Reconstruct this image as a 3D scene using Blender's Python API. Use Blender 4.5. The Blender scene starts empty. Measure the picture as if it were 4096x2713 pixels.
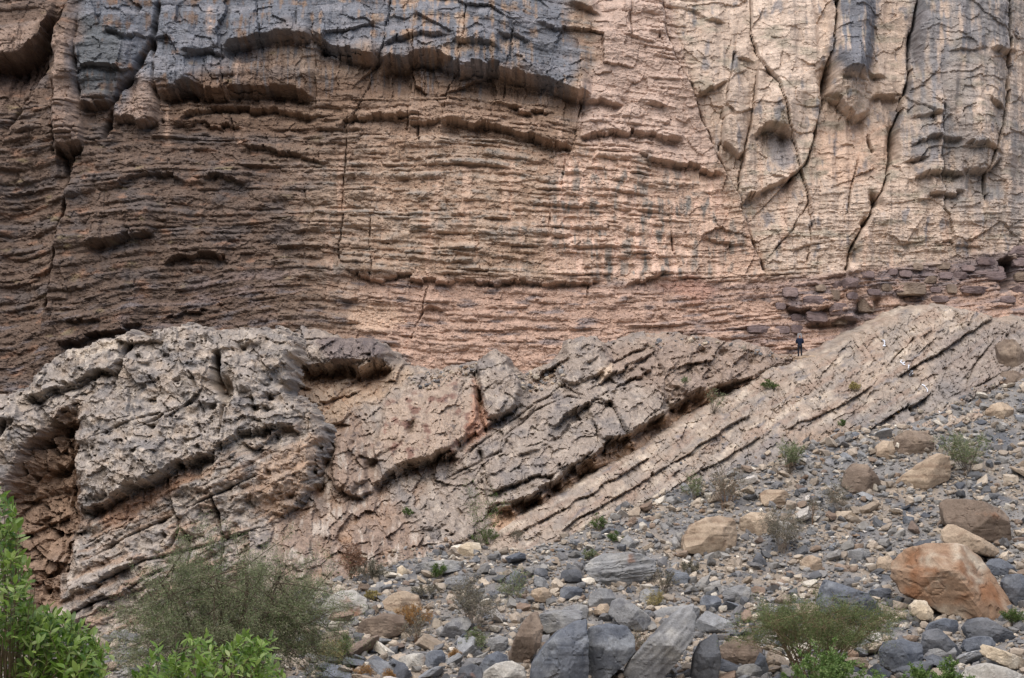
import bpy, bmesh, math, random
import numpy as np
from mathutils import Vector, Matrix, Euler

random.seed(7)
RNG = np.random.default_rng(11)
scene = bpy.context.scene
COL = scene.collection
f32 = np.float32

# ---------------------------------------------------------------- camera, sky, sun, exposure
HFOV = math.radians(30.0)
PITCH = math.radians(6.0)
W_PX, H_PX = 1024.0, 678.0
FOC = (W_PX / 2) / math.tan(HFOV / 2)

cam_data = bpy.data.cameras.new("camera")
cam_data.sensor_width = 36.0
cam_data.lens = 18.0 / math.tan(HFOV / 2)
cam_data.clip_start = 0.1
cam_data.clip_end = 5000.0
cam = bpy.data.objects.new("camera", cam_data)
cam.location = (0, 0, 0)
cam.rotation_euler = (math.radians(90) + PITCH, 0, 0)
COL.objects.link(cam)
scene.camera = cam

SUN_ELEV, SUN_AZ = math.radians(58.0), math.radians(200.0)   # azimuth clockwise from +Y
world = bpy.data.worlds.new("World")
scene.world = world
world.use_nodes = True
wn, wl = world.node_tree.nodes, world.node_tree.links
wn.clear()
sky = wn.new("ShaderNodeTexSky")
sky.sky_type = 'NISHITA'
sky.sun_disc = False
sky.sun_elevation = SUN_ELEV
sky.sun_rotation = SUN_AZ
sky.dust_density = 2.0
bgn = wn.new("ShaderNodeBackground")
bgn.inputs[1].default_value = 0.085
outn = wn.new("ShaderNodeOutputWorld")
wl.new(sky.outputs[0], bgn.inputs[0])
wl.new(bgn.outputs[0], outn.inputs[0])

sun_data = bpy.data.lights.new("sun", 'SUN')
sun_data.energy = 1.5
sun_data.angle = math.radians(75)
sun_data.color = (1.0, 0.93, 0.84)
sun = bpy.data.objects.new("sun", sun_data)
sun.rotation_euler = (math.radians(90) - SUN_ELEV, 0, -SUN_AZ + math.pi)
COL.objects.link(sun)

scene.view_settings.view_transform = 'Standard'
scene.view_settings.look = 'None'
scene.view_settings.exposure = 1.2
scene.view_settings.gamma = 1.0
scene.view_settings.use_curve_mapping = False
scene.cycles.max_bounces = 6
scene.cycles.diffuse_bounces = 3

# ---------------------------------------------------------------- pixels -> world
CP, SP = math.cos(PITCH), math.sin(PITCH)

def ray(px, py):
    xc = (np.asarray(px, dtype=np.float64) - 512.0) / FOC
    yc = (339.0 - np.asarray(py, dtype=np.float64)) / FOC
    return xc, CP - yc * SP, SP + yc * CP

def at(px, py, y):
    dx, dy, dz = ray(px, py)
    t = y / dy
    return dx * t, y, dz * t

def to_px(x, y, z):
    fwd = y * CP + z * SP
    up = -y * SP + z * CP
    return 512 + FOC * x / fwd, 339 - FOC * up / fwd

def mpp(y):            # metres per pixel at distance y
    return y / FOC

# ---------------------------------------------------------------- noise
def h01(ix, iy, seed):
    h = (ix.astype(np.int64).astype(np.uint32) * np.uint32(374761393) + iy.astype(np.int64).astype(np.uint32) * np.uint32(668265263)
         + np.uint32((seed * 2246822519 + 3266489917) & 0xffffffff))
    h = (h ^ (h >> np.uint32(13))) * np.uint32(1274126177)
    h = (h ^ (h >> np.uint32(16))) * np.uint32(2654435761)
    h ^= h >> np.uint32(15)
    return h.astype(f32) * f32(1 / 4294967295.0)

def perlin(x, y, seed=0):
    x = np.asarray(x, f32); y = np.asarray(y, f32)
    x, y = np.broadcast_arrays(x, y)
    x0 = np.floor(x); y0 = np.floor(y)
    fx, fy = x - x0, y - y0
    u = fx * fx * fx * (fx * (fx * 6 - 15) + 10)
    v = fy * fy * fy * (fy * (fy * 6 - 15) + 10)
    def g(i, j):
        a = h01(x0 + i, y0 + j, seed) * f32(2 * math.pi)
        return np.cos(a) * (fx - i) + np.sin(a) * (fy - j)
    n0 = g(0, 0); n1 = g(1, 0); n2 = g(0, 1); n3 = g(1, 1)
    a = n0 + u * (n1 - n0)
    b = n2 + u * (n3 - n2)
    return (a + v * (b - a)) * f32(1.5)

def fbm(x, y, seed=0, octv=4, gain=0.5):
    s = 0; a = 1.0; t = 0
    for o in range(octv):
        s = s + perlin(x * (2 ** o), y * (2 ** o), seed + o * 31) * f32(a)
        t += a; a *= gain
    return s / f32(t)

def cells(x, y, seed=0, jit=0.9, tilt=True):
    """F1, F2 and a per-cell tilted-plane height in about -1..1."""
    x = np.asarray(x, f32); y = np.asarray(y, f32)
    x0 = np.floor(x); y0 = np.floor(y)
    d1 = np.full(x.shape, 9, f32); d2 = np.full(x.shape, 9, f32)
    hh = np.zeros(x.shape, f32); rid = np.zeros(x.shape, f32)
    for j in (-1, 0, 1):
        for i in (-1, 0, 1):
            ci, cj = x0 + i, y0 + j
            r1 = h01(ci, cj, seed); r2 = h01(ci, cj, seed + 101)
            dx = x - (ci + 0.5 + (r1 - 0.5) * jit)
            dy = y - (cj + 0.5 + (r2 - 0.5) * jit)
            d = dx * dx + dy * dy
            r3 = h01(ci, cj, seed + 202)
            r4 = h01(ci, cj, seed + 303)
            hv = (r3 * 2 - 1) * 0.6 + np.cos(r4 * 6.283) * dx * 0.9 + np.sin(r4 * 6.283) * dy * 0.9 if tilt else r3 * 2 - 1
            m = d < d1
            d2 = np.where(m, d1, np.minimum(d2, d))
            hh = np.where(m, hv, hh); rid = np.where(m, r3, rid)
            d1 = np.where(m, d, d1)
    return np.sqrt(d1), np.sqrt(d2), hh, rid

def sstep(x, a, b):
    t = np.clip((x - a) / (b - a), 0, 1)
    return t * t * (3 - 2 * t)

def beds(u, v, t, seed, blk=6.0, warp=0.8):
    """Stacked beds: u along, v across (down). Returns protrusion 0..1 and a bed id 0..1."""
    v = v + 1.5 * warp * t * perlin(v / (t * 3.1), u / (t * 60), seed) + 0.28 * t * perlin(u / (t * 7), v / (t * 6), seed + 5) + .12 * t * perlin(u / (t * .9), v / t, seed + 6)
    k = np.floor(v / t); f = v / t - k
    o = k * 0 + seed
    r = h01(k, o, 17)
    p = 0.36 + 0.75 * perlin(u / (t * 4.5) + r * 91, k * 7.31, seed + 1) + 0.3 * perlin(u / (t * 14) + r * 31, k * 3.31, seed + 2) + 0.45 * (r - 0.5)
    L = t * blk * (0.5 + 1.5 * h01(k, o, 19))
    uu = u / L + r * 57 + 0.12 * perlin(u / t, v / t, seed + 3)
    j = np.floor(uu); fj = uu - j
    p = p + 0.75 * (h01(j, k, seed + 7) - 0.5)
    edge = np.minimum(fj, 1 - fj) * L
    prof = np.sin(np.pi * np.clip(f, 0, 1) ** 1.7) ** .55
    p = np.clip(p, 0.0, 1.3) * prof
    p = p * (0.40 + 0.60 * sstep(edge, 0.0, .32 * t)) - 0.16 * (1 - sstep(edge, 0.0, 0.8)) * (h01(j, k, seed + 8) > .4)
    return p.astype(f32), r

# ---------------------------------------------------------------- colour helpers
def C(r, g, b):
    """An albedo given as an sRGB triple 0..255."""
    out = []
    for c in (r, g, b):
        c /= 255.0
        out.append(c / 12.92 if c <= 0.04045 else ((c + 0.055) / 1.055) ** 2.4)
    return np.array(out, f32)

def mix(a, b, m):
    m = np.clip(m, 0, 1)[..., None]
    return a * (1 - m) + b * m

# ---------------------------------------------------------------- relief sheets
def seg_dist(X, Y, pts):
    """Distance to an open polyline, the side (+1 on the right of its direction in the picture) of the nearest piece."""
    best = np.full(X.shape, 1e9, f32); side = np.zeros(X.shape, f32)
    for (x0, y0), (x1, y1) in zip(pts[:-1], pts[1:]):
        ex, ey = x1 - x0, y1 - y0
        l2 = ex * ex + ey * ey + 1e-6
        t = np.clip(((X - x0) * ex + (Y - y0) * ey) / l2, 0, 1)
        qx, qy = X - x0 - t * ex, Y - y0 - t * ey
        d = np.sqrt(qx * qx + qy * qy)
        m = d < best
        best = np.where(m, d, best)
        side = np.where(m, np.sign(qy * ex - qx * ey), side)
    return best, side

def poly_sd(X, Y, pts):
    n = len(pts)
    best = np.full(X.shape, 1e9, f32); ins = np.zeros(X.shape, bool)
    for i in range(n):
        (x0, y0), (x1, y1) = pts[i], pts[(i + 1) % n]
        ex, ey = x1 - x0, y1 - y0
        l2 = ex * ex + ey * ey + 1e-6
        t = np.clip(((X - x0) * ex + (Y - y0) * ey) / l2, 0, 1)
        qx, qy = X - x0 - t * ex, Y - y0 - t * ey
        best = np.minimum(best, qx * qx + qy * qy)
        if y0 != y1:
            c = (y0 > Y) != (y1 > Y)
            ins ^= c & (X < (x1 - x0) * (Y - y0) / (y1 - y0) + x0)
    d = np.sqrt(best)
    return np.where(ins, d, -d)

class Relief:
    """A rock face: a grid over a plain base surface, pushed out (D, metres) towards the valley, with a tint per vertex."""
    def __init__(self, xs, ys, ynom, wob=3.0, seed=1):
        self.xs, self.ys = np.asarray(xs, f32), np.asarray(ys, f32)
        self.X, self.Y = np.meshgrid(self.xs, self.ys)
        self.ynom = ynom
        self.jag = 1.0
        X, Y = self.X, self.Y
        self.SX = X + wob * fbm(X / 22, Y / 22, seed, 2)
        self.SY = Y + wob * fbm(X / 22, Y / 22, seed + 50, 2)
        self.WX = self.SX + wob * .1 * perlin(X / 5.5, Y / 5.5, seed + 7) + 0.9 * perlin(X / 3.5, Y / 3.5, seed + 9)
        self.WY = self.SY + wob * .1 * perlin(X / 5.5, Y / 5.5, seed + 57) + 0.9 * perlin(X / 3.5, Y / 3.5, seed + 59)
        self.D = np.zeros(X.shape, f32)
        self.T = np.zeros(X.shape + (3,), f32)
    def win(self, pts, m):
        px = [p[0] for p in pts]; py = [p[1] for p in pts]
        a, b = np.searchsorted(self.xs, [min(px) - m, max(px) + m])
        c, d = np.searchsorted(self.ys, [min(py) - m, max(py) + m])
        return slice(c, d), slice(a, b)
    def lip(self, pts, out, la, inn, lb, ends=8.0, hard=1.0):
        """An overhanging edge: above it the rock stands out, below it the rock is hollowed."""
        s = self.win(pts, max(la * 1.8, lb) * 3 + 8)
        x, y = self.SX[s], self.SY[s]
        sd = int(pts[0][0] * 7 + pts[0][1] * 13)
        ly = np.interp(x, [p[0] for p in pts], [p[1] for p in pts])
        q = x + 2.0 * perlin(y / 5, x / 9, sd)
        j1, j2 = np.floor(q / 13 + .37 * sd), np.floor(q / 5.5 + .71 * sd)
        amt = min(1.0, (pts[-1][0] - pts[0][0]) / 60.0) * self.jag
        ly = ly + amt * (5.5 * (h01(j1, j1 * 0 + sd, 3) - .5) + 2.6 * (h01(j2, j2 * 0 + sd, 4) - .5))
        var = .55 + .9 * h01(j1, j1 * 0 + sd, 5) * .6 + .5 * h01(j2, j2 * 0 + sd, 6)
        out = out * (.5 + .5 * var); inn = inn * np.clip(.35 + .65 * var, .3, 1.5)
        d = y - ly
        w = sstep(x, pts[0][0] - ends * .5, pts[0][0] + ends) * (1 - sstep(x, pts[-1][0] - ends, pts[-1][0] + ends * .5))
        up = .55 * np.exp(-(np.clip(d, -1e3, 0) / (1.7 * la)) ** 2) + .45 * np.exp(np.clip(d, -1e3, 0) / (2.2 * la))
        dn = np.exp(-np.clip(d, 0, 1e3) / lb)
        hard = 1.2 + 1.9 * (np.mean(out) + np.mean(inn))
        t = np.clip(d / hard + .3, 0, 1)
        n = max(1, int(hard / 2.6))
        tn = t * n + .5 * (h01(j2, j2 * 0 + sd, 8) - .5) * (n > 1)
        st = (np.floor(tn) + sstep(tn - np.floor(tn), .15, .75)) / n          # the underside breaks back in small steps
        k = np.clip(np.where(t <= 0, 0, np.where(t >= 1, 1, .35 * t + .65 * st)), 0, 1)
        self.D[s] += w * (out * up * (1 - k) - inn * dn * k)
    def crack(self, pts, width, depth, step=0.0, sw=18.0, side=1):
        s = self.win(pts, width * 3 + (sw * 3 if step else 0) + 6)
        bx, by = self.X[s] +   .3 * (self.WX[s] - self.X[s]), self.Y[s] + .3 * (self.WY[s] - self.Y[s])
        sd = int(pts[0][0] * 5 + pts[0][1] * 11)
        bx = bx + 2.6 * (h01(np.floor(by / 13 + .3 * sd), by * 0 + sd, 9) - .5)
        d, sg = seg_dist(bx, by, pts)
        mod = np.clip(.75 + 1.0 * perlin(by / 14, bx / 30 + sd, 12), .1, 1.5)
        width = width * (.6 + .5 * mod)
        depth = depth * mod
        self.D[s] -= depth * np.exp(-(d / width) ** 2)
        if step:
            self.D[s] += np.where(sg * side > 0, step * np.exp(-d / sw), 0)
    def bump(self, cx, cy, rx, ry, amp, rot=0.0, sharp=2.0):
        s = self.win([(cx - rx, cy - ry), (cx + rx, cy + ry)], max(rx, ry) * 1.2)
        c, n = math.cos(rot), math.sin(rot)
        x, y = self.WX[s] - cx, self.WY[s] - cy
        u, v = (x * c + y * n) / rx, (-x * n + y * c) / ry
        self.D[s] += amp * np.exp(-(np.sqrt(u * u + v * v)) ** sharp)
    def mask(self, pts, soft=6.0, rough=0.0, seed=3, smooth=False):
        m = np.zeros(self.X.shape, f32)
        s = self.win(pts, soft * 2 + rough * 2 + 4)
        sd = poly_sd(self.SX[s], self.SY[s], pts) if smooth else poly_sd(self.WX[s], self.WY[s], pts)
        if rough:
            sd = sd + rough * fbm(self.X[s] / (rough * 1.5), self.Y[s] / (rough * 1.5), seed, 3)
        m[s] = sstep(sd, -soft, soft)
        return m
    def raise_poly(self, pts, amp, soft=1.2):
        self.D += amp * self.mask(pts, soft)
    def paint(self, m, col):
        self.T = mix(self.T, col, m)
    def outline(self, pts, R=1.6, w=12.0, k=0.5, rough=2.0, seed=8):
        sd = poly_sd(self.WX, self.WY, pts)
        sd = sd + rough * fbm(self.X / 9, self.Y / 9, seed, 4) 
        q = np.clip(1 - sd / w, 0, 1)
        drop = R * (1 - np.sqrt(np.clip(1 - q * q, 0, 1))) + np.clip(-sd, 0, 60) * k
        self.D -= drop
        return sd
    def points(self):
        yn = self.ynom(self.X, self.Y)
        x, y, z = at(self.X, self.Y, yn)
        y = y - self.D
        return x, y, z
    def sample(self, px, py):
        i = int(np.clip(np.searchsorted(self.xs, px), 0, len(self.xs) - 1))
        j = int(np.clip(np.searchsorted(self.ys, py), 0, len(self.ys) - 1))
        yn = float(self.ynom(np.array(px), np.array(py)))
        x, y, z = at(px, py, yn)
        return Vector((float(x), float(yn) - float(self.D[j, i]), float(z)))
    def build(self, name, mat, keep=None):
        x, y, z = self.points()
        return grid_mesh(name, x, y, z, self.T, mat, keep)

def grid_mesh(name, x, y, z, tint, mat, keep=None):
    H, W = x.shape
    co = np.stack([x, y, z], -1).reshape(-1, 3).astype(f32)
    idx = np.arange(H * W, dtype=np.int32).reshape(H, W)
    a, b, c, d = idx[:-1, :-1], idx[1:, :-1], idx[1:, 1:], idx[:-1, 1:]
    q = np.stack([a, b, c, d], -1)
    if keep is not None:
        kf = keep[:-1, :-1] | keep[1:, :-1] | keep[1:, 1:] | keep[:-1, 1:]
        q = q[kf]
    q = q.reshape(-1, 4)
    used = np.zeros(H * W, bool); used[q.ravel()] = True
    remap = np.cumsum(used) - 1
    q = remap[q].astype(np.int32)
    return mesh_np(name, co[used], q, mat, tint.reshape(-1, 3)[used])

def mesh_np(name, co, faces, mat, tint=None, smooth=False, parent=None):
    """faces: (n,k) int array."""
    me = bpy.data.meshes.new(name)
    n, k = faces.shape
    me.vertices.add(len(co)); me.vertices.foreach_set("co", np.ascontiguousarray(co, f32).ravel())
    me.loops.add(n * k); me.loops.foreach_set("vertex_index", np.ascontiguousarray(faces, np.int32).ravel())
    me.polygons.add(n); me.polygons.foreach_set("loop_start", np.arange(0, n * k, k, dtype=np.int32))
    if tint is not None:
        at_ = me.attributes.new("tint", 'FLOAT_COLOR', 'POINT')
        rgba = np.ones((len(co), 4), f32); rgba[:, :3] = tint
        at_.data.foreach_set("color", rgba.ravel())
    if smooth:
        me.polygons.foreach_set("use_smooth", np.ones(n, bool))
    else:
        me.polygons.foreach_set("use_smooth", np.zeros(n, bool))
    me.update(calc_edges=True)
    if mat is not None:
        me.materials.append(mat)
    o = bpy.data.objects.new(name, me)
    COL.objects.link(o)
    if parent is not None:
        o.parent = parent
    return o

def tag(o, label=None, cat=None, group=None, kind=None):
    if label: o["label"] = label
    if cat: o["category"] = cat
    if group: o["group"] = group
    if kind: o["kind"] = kind
    return o

# ---------------------------------------------------------------- materials
def new_mat(name):
    m = bpy.data.materials.new(name)
    m.use_nodes = True
    nt = m.node_tree
    nt.nodes.clear()
    out = nt.nodes.new("ShaderNodeOutputMaterial")
    b = nt.nodes.new("ShaderNodeBsdfPrincipled")
    b.inputs["Specular IOR Level"].default_value = 0.12
    nt.links.new(b.outputs[0], out.inputs[0])
    return m, nt, b

def N(nt, t, **kw):
    n = nt.nodes.new(t)
    for k, v in kw.items():
        setattr(n, k, v)
    return n

def noise(nt, co, scale, detail=4, rough=0.6, stretch=None):
    if stretch is not None:
        mp = N(nt, "ShaderNodeMapping"); mp.inputs["Scale"].default_value = stretch
        nt.links.new(co, mp.inputs[0]); co = mp.outputs[0]
    n = N(nt, "ShaderNodeTexNoise")
    n.inputs["Scale"].default_value = scale; n.inputs["Detail"].default_value = detail
    n.inputs["Roughness"].default_value = rough
    nt.links.new(co, n.inputs["Vector"])
    return n.outputs["Fac"]

def rng(nt, v, a, b, lo, hi):
    m = N(nt, "ShaderNodeMapRange")
    nt.links.new(v, m.inputs[0])
    for i, x in enumerate((a, b, lo, hi)): m.inputs[i + 1].default_value = x
    return m.outputs[0]

def mixc(nt, fac, a, b, mode='MIX'):
    m = N(nt, "ShaderNodeMix", data_type='RGBA', blend_type=mode)
    for sock, v in ((m.inputs[0], fac), (m.inputs[6], a), (m.inputs[7], b)):
        if isinstance(v, (float, int)): sock.default_value = v
        elif isinstance(v, (tuple, list, np.ndarray)): sock.default_value = (float(v[0]), float(v[1]), float(v[2]), 1)
        else: nt.links.new(v, sock)
    return m.outputs[2]

def scale_col(nt, col, fac):
    return vmul(nt, col, fac)

def vmul(nt, col, fac):
    m = N(nt, "ShaderNodeVectorMath", operation='SCALE')
    nt.links.new(col, m.inputs[0]); nt.links.new(fac, m.inputs[3])
    return m.outputs[0]

def mulf(nt, a, b, op='MULTIPLY'):
    m = N(nt, "ShaderNodeMath", operation=op)
    for s, v in zip(m.inputs, (a, b)):
        if isinstance(v, (float, int)): s.default_value = v
        else: nt.links.new(v, s)
    return m.outputs[0]

def rock_mat(name, fine=(0.72, 1.28), bump=0.5, bdist=0.05, grain=9.0):
    """Rock whose tint comes with the mesh, with mineral grain, speckles and fine relief."""
    m, nt, b = new_mat(name)
    a = N(nt, "ShaderNodeAttribute", attribute_name="tint")
    tc = N(nt, "ShaderNodeTexCoord").outputs["Object"]
    n1 = rng(nt, noise(nt, tc, 1.3, 5, 0.65), 0.3, 0.7, 0.86, 1.14)
    n2 = rng(nt, noise(nt, tc, grain, 3, 0.7), 0.28, 0.72, fine[0], fine[1])
    sp = rng(nt, noise(nt, tc, 3.7, 6, 0.75), 0.60, 0.68, 1.0, 0.78)
    f = mulf(nt, mulf(nt, n1, n2), sp)
    c = vmul(nt, a.outputs["Color"], f)
    nt.links.new(c, b.inputs["Base Color"])
    b.inputs["Roughness"].default_value = 0.92
    bp = N(nt, "ShaderNodeBump"); bp.inputs["Strength"].default_value = bump; bp.inputs["Distance"].default_value = bdist
    hsum = mulf(nt, noise(nt, tc, 5.0, 6, 0.7), 1.0)
    nt.links.new(hsum, bp.inputs["Height"])
    nt.links.new(bp.outputs[0], b.inputs["Normal"])
    return m

MAT_CLIFF = rock_mat("cliff rock")
MAT_OUT = rock_mat("outcrop rock", fine=(0.62, 1.32), bump=0.7, bdist=0.07)
MAT_RIDGE = rock_mat("ridge rock", fine=(0.75, 1.22))
MAT_TALUS = rock_mat("talus soil", fine=(0.6, 1.3), bump=0.8, bdist=0.08, grain=14)

def axis(a, b, step, lo=None, hi=None, coarse=14.0):
    """Fine spacing between a and b, coarse spacing out to lo and hi."""
    v = [np.arange(a, b + step * .5, step)]
    if lo is not None: v.insert(0, np.arange(lo, a - coarse * .4, coarse))
    if hi is not None: v.append(np.arange(b + coarse, hi, coarse))
    return np.concatenate(v).astype(f32)
# ================================================================ CLIFF
def cliff_y(px, py):
    return 146.0 + px / 1024.0 * 10.0 + (350.0 - py) * 0.025

CL = Relief(axis(-12, 1036, 1.0, -420, 1450), axis(-10, 412, 0.9, -300, None), cliff_y, wob=2.2, seed=21)
X, Y = CL.X, CL.Y
cx_ = np.array([-400, 0, 60, 150, 300, 450, 600, 700, 800, 900, 1024, 1400], f32)
cy_ = np.array([-300, 80, 150, 220, 290, 350], f32)
Wt = np.array([
    [0, 10, 6, 0, -4, 0, 20, 30, 20, 0, 10, 10],
    [0, 10, 6, 2, 0, -4, 18, 34, 20, 0, 12, 12],
    [0, 8, 0, -6, -4, -6, 10, 22, 14, 0, 4, 4],
    [0, 10, 4, -4, -8, -4, 2, 8, 4, 0, -4, -4],
    [0, 22, 16, 2, -10, -2, 2, 0, -6, -18, -30, -30],
    [0, 36, 24, 4, -14, 0, 4, -8, -16, -24, -32, -32]], f32)
ix = np.clip(np.searchsorted(cx_, CL.xs) - 1, 0, len(cx_) - 2)
fx = sstep(np.clip((CL.xs - cx_[ix]) / (cx_[ix + 1] - cx_[ix]), 0, 1), 0, 1)
iy = np.clip(np.searchsorted(cy_, CL.ys) - 1, 0, len(cy_) - 2)
fy = np.clip((CL.ys - cy_[iy]) / (cy_[iy + 1] - cy_[iy]), 0, 1)
g0 = Wt[iy][:, ix] * (1 - fx) + Wt[iy][:, ix + 1] * fx
g1 = Wt[iy + 1][:, ix] * (1 - fx) + Wt[iy + 1][:, ix + 1] * fx
V = Y - (g0 * (1 - fy[:, None]) + g1 * fy[:, None]) + 2.2 * fbm(X / 110, Y / 50, 5, 2)
U = CL.WX

# zones
z_up = 1 - sstep(V, 92, 108)                               # massive dark beds of the top
z_up_l = z_up * (1 - sstep(X, 600, 680))
z_right = sstep(X, 640, 720) * (1 - sstep(V, 262, 292))
z_low = sstep(V, 274, 290)
z_thin = (1 - z_up_l) * (1 - z_right) * (1 - z_low)

# large forms
CL.D += 0.9 * fbm(X / 170, Y / 150, 31, 2)
f1, f2, fc, fid = cells(U / 46 + 3, CL.WY / 34, 41)
g1_, g2_, fc2, fid2 = cells(U / 17, CL.WY / 12 + 7, 42)
e1_, e2_, fc3, fid3 = cells(U / 7.5, CL.WY / 5 + 3, 43)
massive = np.clip(z_up_l + z_right, 0, 1)
CL.D += (z_up_l * (0.62 * fc + 0.22 * fc2) + z_right * (.30 * fc + .16 * fc2 + .55 * fbm(X / 15, Y / 130, 47, 3) + .3 * fbm(X / 40, Y / 60, 48, 2))) + 0.06 * fc3 * (0.5 + 0.5 * massive)
# bedding
b1, id1 = beds(U, V, 15.0, 3, 3.5)
b2, id2 = beds(U, V, 6.6, 4, 4.5)
b3, id3 = beds(U, V, 3.1, 5, 7.0)
ledgy = .25 + .95 * sstep(fbm(X / 55, V / 16, 45, 3), -.22, .22)
finez = sstep(fbm(X / 40, V / 12, 46, 3), -.1, .3)
CL.D += z_thin * (0.50 * b1 + ledgy * (0.50 * b2 + 0.16 * finez * b3) + .12 * fc2 + .07 * fc3)
CL.D += z_low * (0.36 * b1 + ledgy * (0.40 * b2 + 0.22 * finez * b3) + .10 * fc2 + .06 * fc3)
lat = sstep(Y, 110, 250)
CL.D += z_right * (0.10 * b1 + (0.03 + 0.22 * lat) * b2 * (.3 + .7 * finez) + (0.03 + 0.10 * lat) * b3)
CL.D += z_up_l * (0.34 * b1 + 0.06 * b3)
b4, id4 = beds(U, V, 10.0, 6, 2.6)
CL.D += (z_thin + z_low * .7) * (1 - sstep(ledgy, .4, 1.0)) * .36 * b4
CL.D += (1 - .72 * z_right * (1 - lat) - .4 * z_up_l) * (0.11 * fbm(X / 4, Y / 3, 77, 3) + .05 * perlin(X / 1.6, Y / 1.3, 78))

# ---- top overhangs
L = CL.lip
CL.bump(240, 20, 120, 60, 1.0); CL.bump(470, 20, 120, 55, 1.3)
L([(158, 95), (172, 92), (190, 88), (200, 90), (225, 92), (252, 90), (285, 93), (314, 98)], 1.27, 22, 2.17, 12.5)
L([(185, 57), (200, 56), (228, 57)], 0.70, 9, 0.50, 6)
L([(228, 52), (250, 47), (268, 44), (290, 43), (315, 46)], 1.17, 14, 1.67, 12.5)
L([(316, 40), (330, 50), (342, 55), (360, 58), (381, 60)], 1.17, 16, 2.56, 18.75)
L([(381, 70), (392, 63), (408, 61), (425, 58), (440, 60), (455, 68)], 1.37, 14, 2.96, 18.75)
L([(384, 48), (400, 44), (420, 41), (446, 40)], 0.60, 8, 0.50, 6)
L([(452, 74), (462, 71), (480, 70), (500, 73), (520, 80), (545, 84), (570, 92), (588, 96)], 1.46, 18, 2.17, 22.5)
L([(454, 46), (475, 47), (500, 52)], 0.60, 7, 0.50, 5)
L([(498, 37), (512, 40), (530, 45)], 0.50, 7, 0.50, 5)
L([(538, 28), (550, 30), (562, 33)], 0.50, 6, 0.40, 5)
L([(570, 5), (585, 8), (600, 16)], 0.60, 7, 0.50, 5)
L([(341, 125), (360, 118), (385, 116), (408, 118)], 0.50, 14, 0.90, 9)
L([(408, 124), (425, 124), (440, 121)], 0.50, 12, 0.90, 9)
L([(440, 122), (460, 122), (490, 125), (512, 131), (540, 139), (560, 145), (573, 149)], 0.59, 16, 1.38, 12.5)
L([(508, 108), (530, 112), (552, 112)], 0.40, 8, 0.70, 6)
L([(180, 118), (200, 112), (225, 108), (255, 108), (290, 110), (312, 114)], 0.50, 9, 1.10, 9)
L([(175, 128), (195, 122), (225, 126), (242, 130)], 0.35, 6, 0.60, 5)
L([(243, 145), (262, 148), (285, 153), (305, 157), (330, 162)], 0.35, 7, 0.70, 5)
L([(120, 186), (135, 180), (150, 178), (170, 176), (186, 180)], .5, 9, .7, 6)
L([(205, 180), (218, 176), (232, 178), (246, 182)], .4, 8, .6, 5)
L([(92, 250), (105, 246), (120, 240), (138, 235), (156, 231)], .9, 20, 1.0, 7)
L([(165, 262), (178, 258), (195, 256), (212, 258), (228, 260)], .8, 14, .8, 6)
L([(62, 344), (80, 341), (95, 336), (118, 331), (142, 326)], .8, 14, .9, 10)
L([(72, 323), (90, 322), (104, 318)], .4, 7, .5, 5)
L([(165, 320), (176, 316), (190, 311), (212, 309)], .4, 7, .5, 4)
L([(348, 273), (360, 275), (372, 278), (398, 278), (420, 280), (436, 283), (446, 285), (455, 282), (480, 283), (505, 282), (530, 284), (548, 285), (572, 283), (598, 283)], .45, 14, .8, 4)
L([(625, 284), (640, 281), (655, 277), (668, 272)], .4, 8, .6, 4)
L([(420, 311), (428, 307), (436, 308), (444, 310)], .5, 7, .5, 5)
L([(341, 300), (350, 301), (360, 300)], .4, 6, .6, 6)
# pink and tan faces
L([(583, 100), (600, 101), (612, 104), (622, 106)], .45, 7, .9, 12)
L([(580, 135), (600, 136), (618, 131), (640, 135), (660, 140), (682, 143)], .5, 14, 1.0, 9)
L([(640, 155), (655, 159), (682, 163), (706, 170), (722, 176)], .6, 12, .8, 7)
L([(622, 36), (640, 42), (655, 48)], .35, 7, .3, 5)
L([(688, 9), (700, 14), (706, 18)], .35, 7, .5, 6)
L([(705, 21), (715, 22), (724, 24)], .35, 7, .5, 6)
L([(693, 98), (705, 94), (718, 86), (726, 82)], 0.64, 26, 0.49, 9.6)
L([(733, 62), (742, 60), (752, 62)], 0.32, 7.8, 0.42, 7.2)
L([(720, 143), (730, 150), (738, 156), (746, 150)], 0.80, 23.4, 0.91, 9.6)
L([(754, 134), (764, 128), (774, 127), (784, 131), (792, 138)], 0.80, 15.6, 1.33, 26.4)
L([(742, 204), (750, 195), (760, 190), (775, 185), (786, 180), (796, 174)], 0.72, 15.6, 0.70, 14.4)
L([(768, 176), (778, 178), (788, 182)], 0.32, 6.5, 0.28, 4.8)
L([(836, 79), (845, 79), (855, 80), (864, 83)], 1.04, 20.8, 1.05, 16.8)
L([(824, 98), (836, 102), (846, 112), (853, 121), (862, 116), (868, 112)], 1.12, 28.6, 1.54, 12)
L([(868, 100), (880, 98), (898, 99)], 0.64, 13, 0.70, 9.6)
L([(862, 75), (872, 78), (884, 80)], 0.48, 10.4, 0.63, 8.4)
L([(902, 164), (914, 161), (924, 160)], 0.48, 13, 0.49, 7.2)
L([(910, 121), (922, 121), (935, 119)], 0.56, 15.6, 0.63, 9.6)
L([(908, 145), (922, 143), (936, 141), (958, 143)], 0.40, 11.7, 0.56, 8.4)
L([(912, 180), (925, 177), (945, 175), (962, 178)], 0.64, 13, 0.84, 10.8)
L([(925, 196), (940, 194), (962, 192)], 0.48, 10.4, 0.63, 10.8)
L([(958, 150), (972, 147), (988, 150), (1000, 155)], 0.56, 18.2, 0.56, 7.2)
L([(962, 172), (975, 172), (990, 168), (998, 160)], 0.64, 15.6, 0.84, 10.8)
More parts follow.
